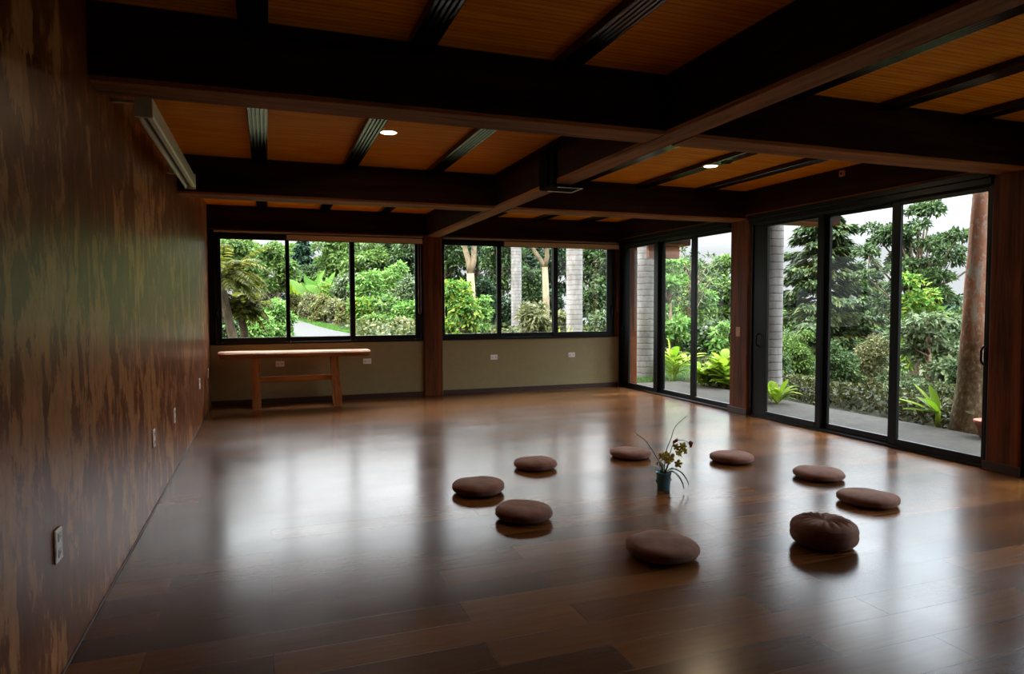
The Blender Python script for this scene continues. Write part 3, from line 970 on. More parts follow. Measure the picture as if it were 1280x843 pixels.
# ------------------------------------------------------------------ foliage engine
def leaf_obj(name, P_, Dr, Nr, Ln, Wd, m, parent=None, fold=.18, droop=.12):
    """n kite leaves, each its own folded two-triangle blade, in ONE mesh"""
    n = len(P_)
    Dr = Dr / (np.linalg.norm(Dr, axis=1, keepdims=True) + 1e-9)
    Sd = np.cross(Dr, Nr); Sd /= (np.linalg.norm(Sd, axis=1, keepdims=True) + 1e-9)
    N2 = np.cross(Sd, Dr)
    Ln = np.broadcast_to(np.asarray(Ln, float), (n,))[:, None]; Wd = np.broadcast_to(np.asarray(Wd, float), (n,))[:, None]
    V = np.empty((n, 4, 3))
    V[:, 0] = P_
    V[:, 1] = P_ + Dr * Ln * .45 + Sd * Wd * .5 + N2 * Wd * fold
    V[:, 2] = P_ + Dr * Ln + np.array([0, 0, -1.0]) * Ln * droop
    V[:, 3] = P_ + Dr * Ln * .45 - Sd * Wd * .5 + N2 * Wd * fold
    me = bpy.data.meshes.new(name)
    me.vertices.add(n * 4); me.vertices.foreach_set('co', V.reshape(-1))
    base = (np.arange(n) * 4)[:, None]
    tri = (base + np.array([[0, 1, 2, 0, 2, 3]])).reshape(-1).astype(np.int32)
    me.loops.add(n * 6); me.loops.foreach_set('vertex_index', tri)
    me.polygons.add(n * 2); me.polygons.foreach_set('loop_start', (np.arange(n * 2) * 3).astype(np.int32))
    me.polygons.foreach_set('loop_total', np.full(n * 2, 3, np.int32))
    me.update(calc_edges=True); me.validate()
    return link(name, me, m, parent)


def sph(rng, n):
    v = rng.normal(size=(n, 3)); return v / np.linalg.norm(v, axis=1, keepdims=True)


def clumps_for(kind, W, H, rng):
    C = []
    if kind == 'round':
        k = 18
        for i in range(k):
            d = sph(rng, 1)[0]; d[2] = d[2] * .9 + .1
            c = np.array([d[0] * W * .33, d[1] * W * .33, H * .60 + d[2] * H * .30]); r = W * rng.uniform(.13, .20)
            C.append((c, np.array([r, r, r * .8])))
        C.append((np.array([0, 0, H * .6]), np.array([W * .26, W * .26, H * .24])))
    elif kind == 'bush':
        for i in range(20):
            f = rng.uniform(.08, .86); a = rng.uniform(0, 2 * PI); q = math.sqrt(max(.05, 1 - (f * 1.05 - .18) ** 2))
            rad = W * .36 * q * rng.uniform(.6, 1.05); r = W * rng.uniform(.11, .18)
            C.append((np.array([rad * math.cos(a), rad * math.sin(a), H * f]), np.array([r, r, min(r, H * .16)])))
        C.append((np.array([0, 0, H * .45]), np.array([W * .32, W * .32, H * .40])))
    elif kind == 'layered':
        for i in range(26):
            f = rng.uniform(.2, .95); a = rng.uniform(0, 2 * PI)
            rad = W * .40 * (1 - max(0, f - .6) * 1.9) * math.sqrt(rng.uniform(.1, 1)); r = W * rng.uniform(.13, .20)
            C.append((np.array([rad * math.cos(a), rad * math.sin(a), H * f]), np.array([r, r, r * .36])))
    elif kind == 'airy':
        for i in range(44):
            d = sph(rng, 1)[0] * rng.uniform(.35, 1.0)
            c = np.array([d[0] * W * .46, d[1] * W * .46, H * .68 + d[2] * H * .29]); r = W * rng.uniform(.05, .095)
            C.append((c, np.array([r, r, r * .6])))
    return C


def plant(kind, u, vtop, dist, wpx, leafm, label, group=None, name='tree', leaf=.17, seed=0, cover=1.2, barkm='bark', cat='tree', base=None, cap=8000, trunk_r=None, aspect=.5):
    rng = np.random.default_rng(seed + int(u * 7) + int(dist * 13))
    top = ray(u, vtop, dist)
    gz = zt(top.x, top.y) if base is None else base
    depth = dist * math.cos(math.atan2(top.x, top.y) - YAW)
    W = wpx * depth / F; H = max(.3, top.z - gz)
    t = tag(empty(name, (top.x, top.y, gz), rng.uniform(0, 6)), label, cat, group)
    C = clumps_for(kind, W, H, rng)
    Ps, Ds, Ns = [], [], []
    tot = sum(4 * PI * (r[0] * r[1] * r[2]) ** (2 / 3) for c, r in C)
    lw = leaf * aspect; la = leaf * lw * .5
    nall = int(min(cap, max(250, cover * tot / la)))
    for c, r in C:
        n = max(8, int(nall * (4 * PI * (r[0] * r[1] * r[2]) ** (2 / 3)) / tot))
        d = sph(rng, n); d[:, 2] = np.where(d[:, 2] < -.35, -d[:, 2] * .6, d[:, 2]); d /= np.linalg.norm(d, axis=1, keepdims=True)
        p = c + d * r * rng.uniform(.70, 1.06, (n, 1))
        Ps.append(p); Ds.append(d * .7 + rng.normal(size=(n, 3)) * .45 + np.array([0, 0, -.30])); Ns.append(d * .6 + np.array([0, 0, .7]) + rng.normal(size=(n, 3)) * .35)
    Ps, Ds, Ns = map(np.concatenate, (Ps, Ds, Ns))
    Ps[:, 2] = np.maximum(Ps[:, 2], .03)
    n = len(Ps)
    leaf_obj('foliage', Ps, Ds, Ns, leaf * rng.uniform(.65, 1.3, n), lw * rng.uniform(.7, 1.2, n), LM[leafm], t)
    mb = MB(); r0 = trunk_r or max(.02, min(.22, W * .035))
    zt_ = H * (.45 if kind == 'bush' else .72)
    tp = [Vector((0, 0, -.25))] + [Vector((rng.normal() * W * .012, rng.normal() * W * .012, zt_ * f)) for f in (.2, .45, .7, 1)]
    mb.tube(tp, [r0 * 1.25, r0 * 1.05, r0 * .9, r0 * .7, r0 * .4], 8)
    for c, r in C:
        f = min(.95, max(.25, c[2] / zt_ * .75)); b0 = tp[1].lerp(tp[4], (f - .2) / .8) if f > .2 else tp[1]
        b0 = Vector((0, 0, zt_ * f)); c = Vector(c)
        mid = b0.lerp(c, .5) + Vector((0, 0, -.03 * H))
        mb.tube([b0, mid, c], [r0 * .4, r0 * .25, r0 * .1], 5)
    mb.build('trunk', M[barkm], t, True)
    return t


def conifer(u, vtop, dist, wpx, leafm, label, group=None, seed=0, nb=70, spray=.34, droop=.25, lo=.1, base=None):
    rng = np.random.default_rng(seed + 5)
    top = ray(u, vtop, dist); gz = zt(top.x, top.y) if base is None else base
    depth = dist * math.cos(math.atan2(top.x, top.y) - YAW); W = wpx * depth / F; H = top.z - gz
    t = tag(empty('conifer', (top.x, top.y, gz)), label, 'tree', group)
    mb = MB(); r0 = max(.06, H * .016)
    mb.tube([(0, 0, -.3), (0, 0, H * .3), (0, 0, H * .7), (0, 0, H)], [r0 * 1.2, r0, r0 * .55, .01], 10)
    Ps, Ds, Ns = [], [], []
    for i in range(nb):
        f = lo + (1 - lo) * ((i + rng.uniform(0, .8)) / nb); a = i * 2.399 + rng.uniform(-.3, .3)
        ln = W * .5 * (1 - f) ** .62 * rng.uniform(.55, 1.1) + .12
        h = Vector((math.cos(a), math.sin(a), 0)); b0 = Vector((0, 0, H * f))
        pts = [b0 + h * ln * s + Vector((0, 0, -droop * ln * (s ** 1.5) + .12 * ln * s * s * s)) for s in (0, .3, .6, .85, 1)]
        mb.tube(pts, [r0 * .28 * (1 - f * .5), r0 * .2, r0 * .12, r0 * .07, .004], 5)
        k = int(50 + 190 * ln)
        s = rng.uniform(.12, 1.02, k) ** .8
        bp = np.array([pts[0] * 1.0]) if False else np.stack([np.interp(s, (0, .3, .6, .85, 1), [p[j] for p in pts]) for j in range(3)], 1)
        side = np.array(h.cross(Vector((0, 0, 1)))); sg = rng.choice([-1, 1], k)[:, None]
        spread = (rng.uniform(0, 1, k) * (1 - s * .72) * ln * .40)[:, None]
        bp = bp + side * sg * spread + rng.normal(size=(k, 3)) * np.array([.04, .04, .05]) - np.array([0, 0, .12]) * spread
        Ps.append(bp); Ds.append(np.array(h) * .8 + side * sg * rng.uniform(.1, .8, (k, 1)) + np.array([0, 0, -.28]) + rng.normal(size=(k, 3)) * .2)
        Ns.append(np.tile([0, 0, 1.0], (k, 1)) + rng.normal(size=(k, 3)) * .3)
    Ps, Ds, Ns = map(np.concatenate, (Ps, Ds, Ns)); n = len(Ps)
    leaf_obj('foliage', Ps, Ds, Ns, spray * rng.uniform(.6, 1.25, n), spray * .42 * rng.uniform(.6, 1.2, n), LM[leafm], t, .1, .2)
    mb.build('trunk', M['barkdark'], t, True)
    return t


def frond(rng, base, az, ln, rise, fall, leaflet, n, m, parent, name='frond', wid=.035, rad=.008):
    """one feather frond: leaflets plus rachis in one mesh part"""
    h = np.array([math.cos(az), math.sin(az), 0]); sd = np.array([-h[1], h[0], 0])
    s = np.linspace(0, 1, n)
    cx = s * ln * .85; cz = rise * ln * s - fall * ln * s ** 2
    pos = np.array(base) + h * cx[:, None] + np.array([0, 0, 1.0]) * cz[:, None]
    tg = np.gradient(pos, axis=0); tg /= np.linalg.norm(tg, axis=1, keepdims=True)
    q = s > .14
    ps = np.concatenate([pos[q], pos[q]]); t2 = np.concatenate([tg[q], tg[q]]); sg = np.concatenate([np.ones(q.sum()), -np.ones(q.sum())])[:, None]
    dr = sd * sg * .9 + t2 * .55 + np.array([0, 0, -.22]) + rng.normal(size=ps.shape) * .08
    ll = leaflet * np.sin(np.clip(np.concatenate([s[q], s[q]]) * .86 + .14, 0, 1) * PI) ** .6 + leaflet * .12
    nr = np.tile([0, 0, 1.0], (len(ps), 1)) + sd * sg * -.4
    o = leaf_obj(name, ps, dr, nr, ll, wid, m, parent, .1, .18)
    return o


def palm(u, vbase, dist, rpx, H, label, loc=None, crown=True, seed=0):
    rng = np.random.default_rng(seed)
    if loc is None:
        p = ray(u, vbase, dist); loc = (p.x, p.y, zt(p.x, p.y))
    depth = (loc[0] * math.sin(YAW) + loc[1] * math.cos(YAW)); r = rpx * depth / F
    t = tag(empty('palm_tree', loc), label, 'palm tree', 'grey ringed palm trunks outside')
    mb = MB(); prof = [(r * 1.35, -.3), (r * 1.22, .0), (r * 1.06, .25), (r, .6)]
    k = int(H / .115)
    for i in range(6, k):
        z = i * .115; f = z / H; rr = r * (1.0 + .06 * math.sin(f * 3.0) - .10 * f)
        prof += [(rr * 1.006, z), (rr * .992, z + .06)]
    prof.append((r * .9, H))
    mb.lathe(prof, 28); mb.build('trunk', M['palm'], t, True)
    mb = MB(); mb.lathe([(r * .92, H - .02), (r * 1.02, H + .2), (r * .7, H + .9), (r * .3, H + 1.3)], 20); mb.build('crownshaft', plain('green crownshaft', lin(110, 146, 80), .5), t, True)
    for i in range(11):
        frond(rng, (0, 0, H + 1.2), i * 2.399, 2.6 + rng.uniform(-.3, .3), .75, 1.05 + rng.uniform(-.3, .3), .55, 60, LM['mid'], t, wid=.045)
    return t


def blade(mb, p, d, up, ln, w, droop, seg=6):
    """a long pointed blade with a fold, in mb"""
    d = d.normalized(); sd = d.cross(up); sd = sd.normalized() if sd.length > .05 else Vector((1, 0, 0)); o = len(mb.v)
    for i in range(seg + 1):
        f = i / seg; q = p + d * ln * f + Vector((0, 0, -droop * ln * f * f))
        ww = w * .5 * math.sin(PI * (f * .88 + .08)) ** .8 if f < 1 else .002
        n_ = sd.cross(d)
        mb.v += [tuple(q - sd * ww + n_ * ww * .35), tuple(q), tuple(q + sd * ww + n_ * ww * .35)]
    for i in range(seg):
        for k in (0, 1): mb.f.append((o + i * 3 + k, o + i * 3 + k + 1, o + i * 3 + 4 + k, o + i * 3 + 3 + k))


def ginger(loc, n, h, ln, w, label, seed, lean=(0, 0), leafm='lime', name='leafy_plant', group='lime leafed plants at the terrace edge', spread=.8):
    rng = random.Random(seed); t = tag(empty(name, loc), label, 'plant', group); mb = MB(); ms = MB()
    for i in range(n):
        a = rng.uniform(0, 2 * PI); tilt = rng.uniform(.15, spread); H = h * rng.uniform(.7, 1.1)
        dx, dy = math.cos(a) * tilt + lean[0], math.sin(a) * tilt + lean[1]
        b = Vector((rng.uniform(-.12, .12), rng.uniform(-.12, .12), -.05))
        pts = [b + Vector((dx * H * s * s, dy * H * s * s, H * (s - .28 * s * s * (abs(dx) + abs(dy))))) for s in np.linspace(0, 1, 7)]
        ms.tube(pts, [.011, .010, .009, .008, .006, .005, .003], 6)
        for k in range(8):
            s = .22 + .78 * k / 7; q = Vector([np.interp(s, np.linspace(0, 1, 7), [p[j] for p in pts]) for j in range(3)])
            tg = (pts[6] - pts[3]).normalized(); sd = tg.cross(Vector((0, 0, 1))); sd = sd.normalized() if sd.length > .1 else Vector((1, 0, 0))
            d = tg * .8 + sd * (1 if k % 2 else -1) * .9 + Vector((0, 0, .28))
            blade(mb, q, d, Vector((0, 0, 1)), ln * rng.uniform(.8, 1.15) * (1 if k < 7 else .9), w, rng.uniform(.2, .5))
        blade(mb, pts[6], (pts[6] - pts[5]), Vector((.2, .1, 1)), ln, w, .3)
    mb.build('foliage', LM[leafm], t, True); ms.build('stem', LM[leafm], t, True)
    return t


# ------------------------------------------------------------------ palms
palm(0, 0, 0, 14.0, 7.0, 'thickest grey palm trunk, seen through the glass doors beside the back wall', (6.86 + .08, 11.35 + .1, zt(6.9, 11.4)), seed=1)
palm(0, 0, 0, 14.5, 6.6, 'grey palm trunk at the edge of the glass panels right of the wooden post', (7.02 + .13, 8.24, -.05), seed=2)
palm(645.5, 400, 24, 6.4, 8.5, 'slender grey palm trunk in the middle pane of the right back window', seed=3)
palm(718, 400, 16, 10.0, 7.5, 'stout grey palm trunk in the right pane of the right back window', seed=4)

# ------------------------------------------------------------------ reddish trunk by the terrace
bx, by = 7.45, 5.27
t = tag(empty('red_barked_tree', (bx, by, -.06)), 'thick leaning tree trunk with reddish spotted bark by the terrace', 'tree')
mb = MB(); n = 26
pts = []; rad = []
for i in range(n + 1):
    z = -.2 + 6.2 * i / n; f = max(0, z) / 6
    pts.append((.05 * f * 3.2 + .012 * math.sin(z * 3), -.03 * f * 3 + .01 * math.cos(z * 2.3), z))
    rad.append((.235 - .05 * min(1, max(0, z) / 2.4) - .03 * f + (.07 * max(0, .35 - z) if z < .35 else 0)) * (1 + .02 * math.sin(z * 9)))
mb.tube(pts, rad, 22); mb.build('trunk', M['redbark'], t, True)
rng = np.random.default_rng(77)
mb = MB(); Ps, Ds, Ns = [], [], []
for i in range(9):
    a = i * .7; e = Vector((.3 + 1.5 * math.cos(a), 1.5 * math.sin(a), 7.2 + .5 * math.sin(i * 2.1)))
    mb.tube([(.3, -.09, 5.9), (.3 + .6 * math.cos(a), .6 * math.sin(a), 6.6), tuple(e)], [.08, .05, .02], 7)
    d = sph(rng, 260); Ps.append(np.array(e) + d * np.array([.8, .8, .45]) * rng.uniform(.6, 1, (260, 1))); Ds.append(d + [0, 0, -.3]); Ns.append(d * .5 + [0, 0, .8])
Ps, Ds, Ns = map(np.concatenate, (Ps, Ds, Ns))
leaf_obj('foliage', Ps, Ds, Ns, .16, .07, LM['dark'], t); mb.build('branches', M['bark'], t, True)

# terracotta pot by the trunk
t = tag(empty('plant_pot', (7.04, 4.82, -.03)), 'terracotta pot on the terrace beside the reddish trunk', 'pot')
mb = MB(); mb.lathe([(.09, 0), (.10, .004), (.135, .15), (.155, .152), (.16, .19), (.145, .19), (.135, .16)], 28); mb.build('body', M['concrete_pot'], t, True)
mb = MB(); mb.lathe([(.136, .15), (.13, .163), (.06, .17), (.01, .168)], 20); mb.build('soil', M['soil'], t, True)

# lime plants by the terrace
p = ray(842, 470, 13.0); ginger((p.x, p.y, zt(p.x, p.y)), 5, .62, .42, .11, 'lime plant with long drooping leaflets beside the thickest palm trunk', 3, (.10, -.05), spread=.7)
p = ray(882, 484, 12.2); ginger((p.x, p.y, zt(p.x, p.y)), 7, .42, .36, .14, 'broad lime plant in the panel beside the wooden post, left one', 5)
p = ray(909, 484, 11.9); ginger((p.x, p.y, zt(p.x, p.y)), 7, .52, .42, .15, 'lime plant in the glass panel touching the wooden post', 8)
p = ray(972, 498, 10.3); ginger((p.x, p.y, zt(p.x, p.y) + .02), 4, .26, .36, .07, 'small lime plant at the foot of the palm right of the post', 11)
p = ray(790, 455, 14.5); ginger((p.x, p.y, zt(p.x, p.y)), 6, 1.0, .45, .05, 'lime plant left of the thickest palm trunk', 14)
t = tag(empty('bromeliad', (7.19, 5.53, .12)), 'lime bromeliad with few stiff leaves growing against the reddish trunk', 'plant', 'lime leafed plants at the terrace edge')
mb = MB()
for a, e, ln in ((2.3, .42, .42), (2.0, .95, .40), (2.6, .20, .34), (1.2, 1.1, .34), (.9, .7, .3), (3.2, .75, .28), (1.6, .6, .3)):
    blade(mb, Vector((0, 0, 0)), Vector((math.cos(a) * math.cos(e), math.sin(a) * math.cos(e), math.sin(e))), Vector((0, 0, 1)), ln * 1.15, .10, .10)
mb.build('foliage', LM['lime'], t, True)
mb = MB(); mb.tube([(0, 0, -.16), (.005, 0, .02)], [.02, .03], 8); mb.build('stem', LM['lime'], t, True)
for i, (u, v, d) in enumerate(((701, 418, 15.2), (737, 418, 15.0))):
    p = ray(u, v, d); t = tag(empty('agave', (p.x, p.y, zt(p.x, p.y))), 'pale spiky plant at the sill ' + ('left' if i == 0 else 'right') + ' of the stout palm trunk', 'plant', 'pale spiky plants by the stout palm')
    mb = MB(); rg = random.Random(i)
    for k in range(14):
        a = k * 2.4; e = rg.uniform(.7, 1.35)
        blade(mb, Vector((0, 0, 0)), Vector((math.cos(a) * math.cos(e), math.sin(a) * math.cos(e), math.sin(e))), Vector((0, 0, 1)), rg.uniform(.85, 1.05), .07, .1)
    mb.build('foliage', LM['lime'], t, True)

# feathery palm close outside the left window
rng = np.random.default_rng(9)
for i, (u, v, d, hh, nf, ln, lab) in enumerate(((277, 352, 13.0, 0, 54, .92, 'dark feathery palm filling the left edge of the left window'), (300, 390, 13.6, 0, 40, .62, 'lower feathery palm beside the dark one in the left window'))):
    p = ray(u, v, d); gz = zt(p.x, p.y)
    t = tag(empty('feather_palm', (p.x, p.y, gz)), lab, 'palm tree', 'feathery palms in the left window')
    h = p.z - gz; mb = MB()
    mb.tube([(.28 - .18 * i, .0, -.2), (.2 - .1 * i, 0, h * .35), (.06, 0, h * .75), (0, 0, h)], [.09, .08, .07, .06], 12); mb.build('trunk', M['barkdark'], t, True)
    for k in range(nf):
        frond(rng, (0, 0, h - .05), k * 2.399 + .4, ln * rng.uniform(.8, 1.15), rng.uniform(.5, 1.5), rng.uniform(.5, 1.2), .17, 46, LM['olive'], t, wid=.022)

# bananas and broad leaves beyond the road
def banana(u, vtop, d, n, label, leafm, seed, ln=1.5):
    rg = random.Random(seed); p = ray(u, vtop, d); gz = zt(p.x, p.y); H = p.z - gz
    t = tag(empty('banana_plant', (p.x, p.y, gz)), label, 'plant', 'broad leafed plants beyond the road')
    mb = MB(); mb.tube([(0, 0, -.2), (.02, 0, H * .4), (.03, .02, max(.3, H - ln * .9))], [.14, .12, .08], 10); mb.build('stem', LM['fresh'], t, True)
    mb = MB()
    for k in range(n):
        a = k * 2.399 + seed; e = rg.uniform(.75, 1.4)
        blade(mb, Vector((.03, .02, max(.25, H - ln * .95))), Vector((math.cos(a) * math.cos(e), math.sin(a) * math.cos(e), math.sin(e))), Vector((math.sin(a), .4, .4)), ln * rg.uniform(.85, 1.1), .5, rg.uniform(.05, .3), 8)
    mb.build('foliage', LM[leafm], t, True)


banana(388, 334, 44, 8, 'tall banana plant with upright leaves beyond the curving road', 'fresh', 1, 2.3)
banana(404, 338, 42, 8, 'banana plant next to the tallest one, beyond the curving road', 'fresh', 5, 1.7)
banana(371, 347, 49, 9, 'yellow green broad leafed plant at the bend of the road', 'lime', 8, 1.5)

# ------------------------------------------------------------------ left back window planting
q = plant
q('round', 346, 303, 46, 56, 'mid', 'round green tree at the top of the left pane, left window', leaf=.30, seed=1)
q('round', 318, 300, 50, 60, 'mid', 'green tree behind the feathery palms in the left window', leaf=.30, seed=11)
q('round', 292, 288, 40, 70, 'mid', 'green tree behind the left edge of the left window', leaf=.28, seed=13)
q('round', 366, 304, 60, 50, 'mid', 'small distant green tree at the mullion of the left pane, left window', leaf=.30, seed=14)
q('bush', 343, 366, 24, 52, 'fresh', 'pale green bush low in the left pane of the left window', name='shrub', cat='shrub', leaf=.13, seed=2)
q('bush', 284, 372, 18, 40, 'dark', 'dark bush low at the left edge of the left window', name='shrub', cat='shrub', leaf=.11, seed=15)
q('bush', 318, 384, 21, 44, 'fresh', 'pale green bush beneath the feathery palms in the left window', name='shrub', cat='shrub', leaf=.12, seed=12)
q('bush', 342, 340, 52, 44, 'pink', 'dry pinkish brown shrub in the left pane of the left window', name='shrub', cat='shrub', leaf=.20, seed=3, cover=.7)
conifer(379, 298, 52, 56, 'blue', 'dark bluish conifer at the top of the middle pane, left window', None, 4, 60, .34)
q('round', 419, 292, 48, 66, 'mid', 'green tree right of the dark conifer in the left window', leaf=.28, seed=5)
q('round', 398, 318, 50, 50, 'dark', 'dark tree behind the banana plants in the left window', leaf=.28, seed=6)
for i, (u, v, d, m, w) in enumerate(((371, 367, 47, 'croton', 22), (387, 366, 41, 'tan', 24), (403, 367, 37, 'croton', 26), (420, 371, 34, 'tan', 26), (436, 375, 32, 'croton', 26))):
    q('bush', u, v, d, w + 6, m, ['russet shrub at the bend of the road, farthest of the verge shrubs', 'tan shrub on the road verge beneath the tallest banana plant', 'russet shrub on the road verge beneath the second banana plant',
      'tan shrub on the road verge, second from the mullion', 'russet shrub on the road verge against the mullion'][i], 'mixed shrubs along the road verge', 'shrub', .15, 20 + i, 1.2, cat='shrub')
q('bush', 412, 349, 39, 34, 'yellowish', 'yellow flowering shrub beside the banana plants', None, 'shrub', .17, 30, cat='shrub')
q('bush', 432, 334, 38, 44, 'grey', 'grey green shrub against the right mullion of the middle pane, left window', None, 'shrub', .2, 31, cat='shrub')
for i, (u, v, d, w, m, lab) in enumerate(((459, 333, 32, 46, 'fresh', 'bright green shrub mass left in the right pane, left window'), (487, 324, 34, 54, 'fresh', 'tallest bright green shrub in the right pane, left window'),
        (513, 340, 31, 42, 'grey', 'grey green shrub beside the wooden post in the left window'), (455, 366, 30.5, 40, 'yellowish', 'yellow flecked shrub low in the right pane beside the mullion'),
        (483, 372, 30, 46, 'mid', 'green shrub low in the middle of the right pane, left window'), (511, 372, 28.5, 46, 'fresh', 'bright shrub low beside the wooden post, left window'),
        (470, 394, 28.5, 44, 'mid', 'small green shrub at the road edge, right pane of left window'), (508, 400, 26.5, 50, 'tan', 'tan green shrub at the sill beside the wooden post'))):
    q('bush', u, v, d, w, m, lab, 'shrubs on the bank beyond the road', 'shrub', .22, 40 + i, 1.2, cat='shrub')
for i, (u, v, d, w, m, lab) in enumerate(((452, 290, 44, 64, 'mid', 'green tree above the shrubs, left of the right pane, left window'), (490, 286, 46, 74, 'dark', 'dark tree above the shrubs in the middle of the right pane, left window'),
        (525, 288, 43, 70, 'dark', 'dark tree behind the wooden post in the back wall'))):
    q('round', u, v, d, w, m, lab, 'trees on the bank beyond the road', leaf=.3, seed=60 + i)

# ------------------------------------------------------------------ right back window planting
q('bush', 575, 341, 18.5, 58, 'yellowish', 'bright yellow flecked green shrub in the left pane, right back window', name='shrub', cat='shrub', leaf=.15, seed=70, cover=1.4)
q('bush', 600, 362, 19.5, 34, 'fresh', 'green shrub behind the bright yellow flecked one', name='shrub', cat='shrub', leaf=.15, seed=71)
def forked(u, v0, vf, d, arms, r, label, m='barkpale'):
    """bare pale trunk: base at photo height v0, fork at vf, arms = (du, dv) ends"""
    a = ray(u, vf, d); gz = zt(a.x, a.y); t = tag(empty('pale_tree', (a.x, a.y, gz)), label, 'tree', 'pale bare trunks in the woods'); mb = MB(); fk = a - Vector((a.x, a.y, gz))
    mb.tube([(0, 0, -.3), (.05, 0, fk.z * .5), tuple(fk)], [r * 1.2, r, r * .9], 10)
    rng = np.random.default_rng(int(u)); Ps, Ds = [], []
    for du, dv in arms:
        e = ray(u + du, vf + dv, d) - Vector((a.x, a.y, gz)); m1 = fk.lerp(e, .5) + Vector((.05, 0, -.05)); e2 = fk.lerp(e, 1.9) + Vector((0, 0, .4))
        mb.tube([tuple(fk), tuple(m1), tuple(e), tuple(e2)], [r * .8, r * .68, r * .55, r * .3], 9)
        s = sph(rng, 500); Ps.append(np.array(e2) + s * np.array([1.1, 1.1, .7]) * rng.uniform(.5, 1, (500, 1))); Ds.append(s)
    mb.build('trunk', M[m], t, True)
    Ps, Ds = np.concatenate(Ps), np.concatenate(Ds)
    leaf_obj('foliage', Ps, Ds + [0, 0, -.3], Ds * .5 + [0, 0, .8], .22, .10, LM['dark'], t)


forked(588, 400, 342, 25, [(-8, -36), (5, -36)], .16, 'pale forked trunk above the yellow flecked shrub')
forked(681, 400, 334, 21, [(2, -30), (-17, -26)], .105, 'pale tree trunk with a slanting branch beside the slender palm')
for i, (u, v, d, w, m, lab) in enumerate(((556, 286, 40, 66, 'dark', 'dark forest tree left of the forked trunk, right back window'), (596, 282, 42, 66, 'deep', 'dark forest tree right of the forked trunk, right back window'),
        (628, 288, 36, 60, 'dark', 'dark forest tree behind the left mullion of the right back window'), (664, 284, 38, 60, 'deep', 'dark forest tree right of the slender palm'),
        (697, 286, 34, 56, 'deep', 'dark forest tree behind the right mullion of the right back window'), (738, 284, 31, 62, 'dark', 'dark forest tree right of the stout palm'),
        (768, 288, 28, 50, 'dark', 'dark forest tree at the right end of the back windows'))):
    q('round', u, v, d, w, m, lab, 'dark woods beyond the right back window', leaf=.24, seed=80 + i, cover=1.3)
for i, (u, v, d, w, m, lab) in enumerate(((610, 345, 26, 50, 'deep', 'dark shrub between the bright shrub and the left mullion'), (668, 376, 18, 46, 'tan', 'tan leafed shrub right of the slender palm'),
        (632, 370, 25, 40, 'deep', 'dark shrub left of the slender palm'), (690, 352, 24, 40, 'deep', 'dark shrub behind the right mullion, right back window'), (702, 384, 19.5, 30, 'tan', 'tan shrub left of the stout palm'),
        (742, 350, 22, 44, 'dark', 'dark shrub right of the stout palm'), (751, 388, 18, 36, 'grey', 'grey green shrub low right of the stout palm'), (662, 330, 27, 44, 'dark', 'dark shrub behind the tan one, right back window'))):
    q('bush', u, v, d, w, m, lab, 'shrubs outside the right back window', 'shrub', .17, 100 + i, 1.2, cat='shrub')

# ------------------------------------------------------------------ planting beyond the first glass doors
q('layered', 838, 322, 17.5, 62, 'fresh', 'light green tree with domed tiers beside the thickest palm', leaf=.17, seed=120, cover=2.0, cap=9000)
q('round', 800, 300, 30, 60, 'mid', 'green tree behind the thickest palm trunk', leaf=.22, seed=121)
q('round', 838, 298, 32, 60, 'dark', 'dark tree behind the light green tiered tree', leaf=.22, seed=122)
q('round', 890, 310, 24, 92, 'mid', 'large green tree filling the panel beside the wooden post', leaf=.19, seed=123, cover=1.5, cap=11000)
q('round', 868, 338, 21, 50, 'fresh', 'green tree in front of the large one beyond the glass doors', leaf=.17, seed=124)
q('bush', 850, 405, 19, 60, 'deep', 'dark bush beneath the light green tiered tree', None, 'shrub', .15, 125, cat='shrub')
q('bush', 895, 398, 18, 60, 'dark', 'dark bush behind the lime plants beside the wooden post', None, 'shrub', .16, 126, cat='shrub')
q('layered', 908, 402, 15.5, 42, 'fresh', 'light leafed shrub against the wooden post, above the lime plants', None, 'shrub', .16, 127, 1.3, cat='shrub')
q('airy', 866, 292, 20, 64, 'dark', 'sparse leafy treetop against the sky in the panel beside the post', leaf=.16, seed=128, cover=.5, trunk_r=.05)

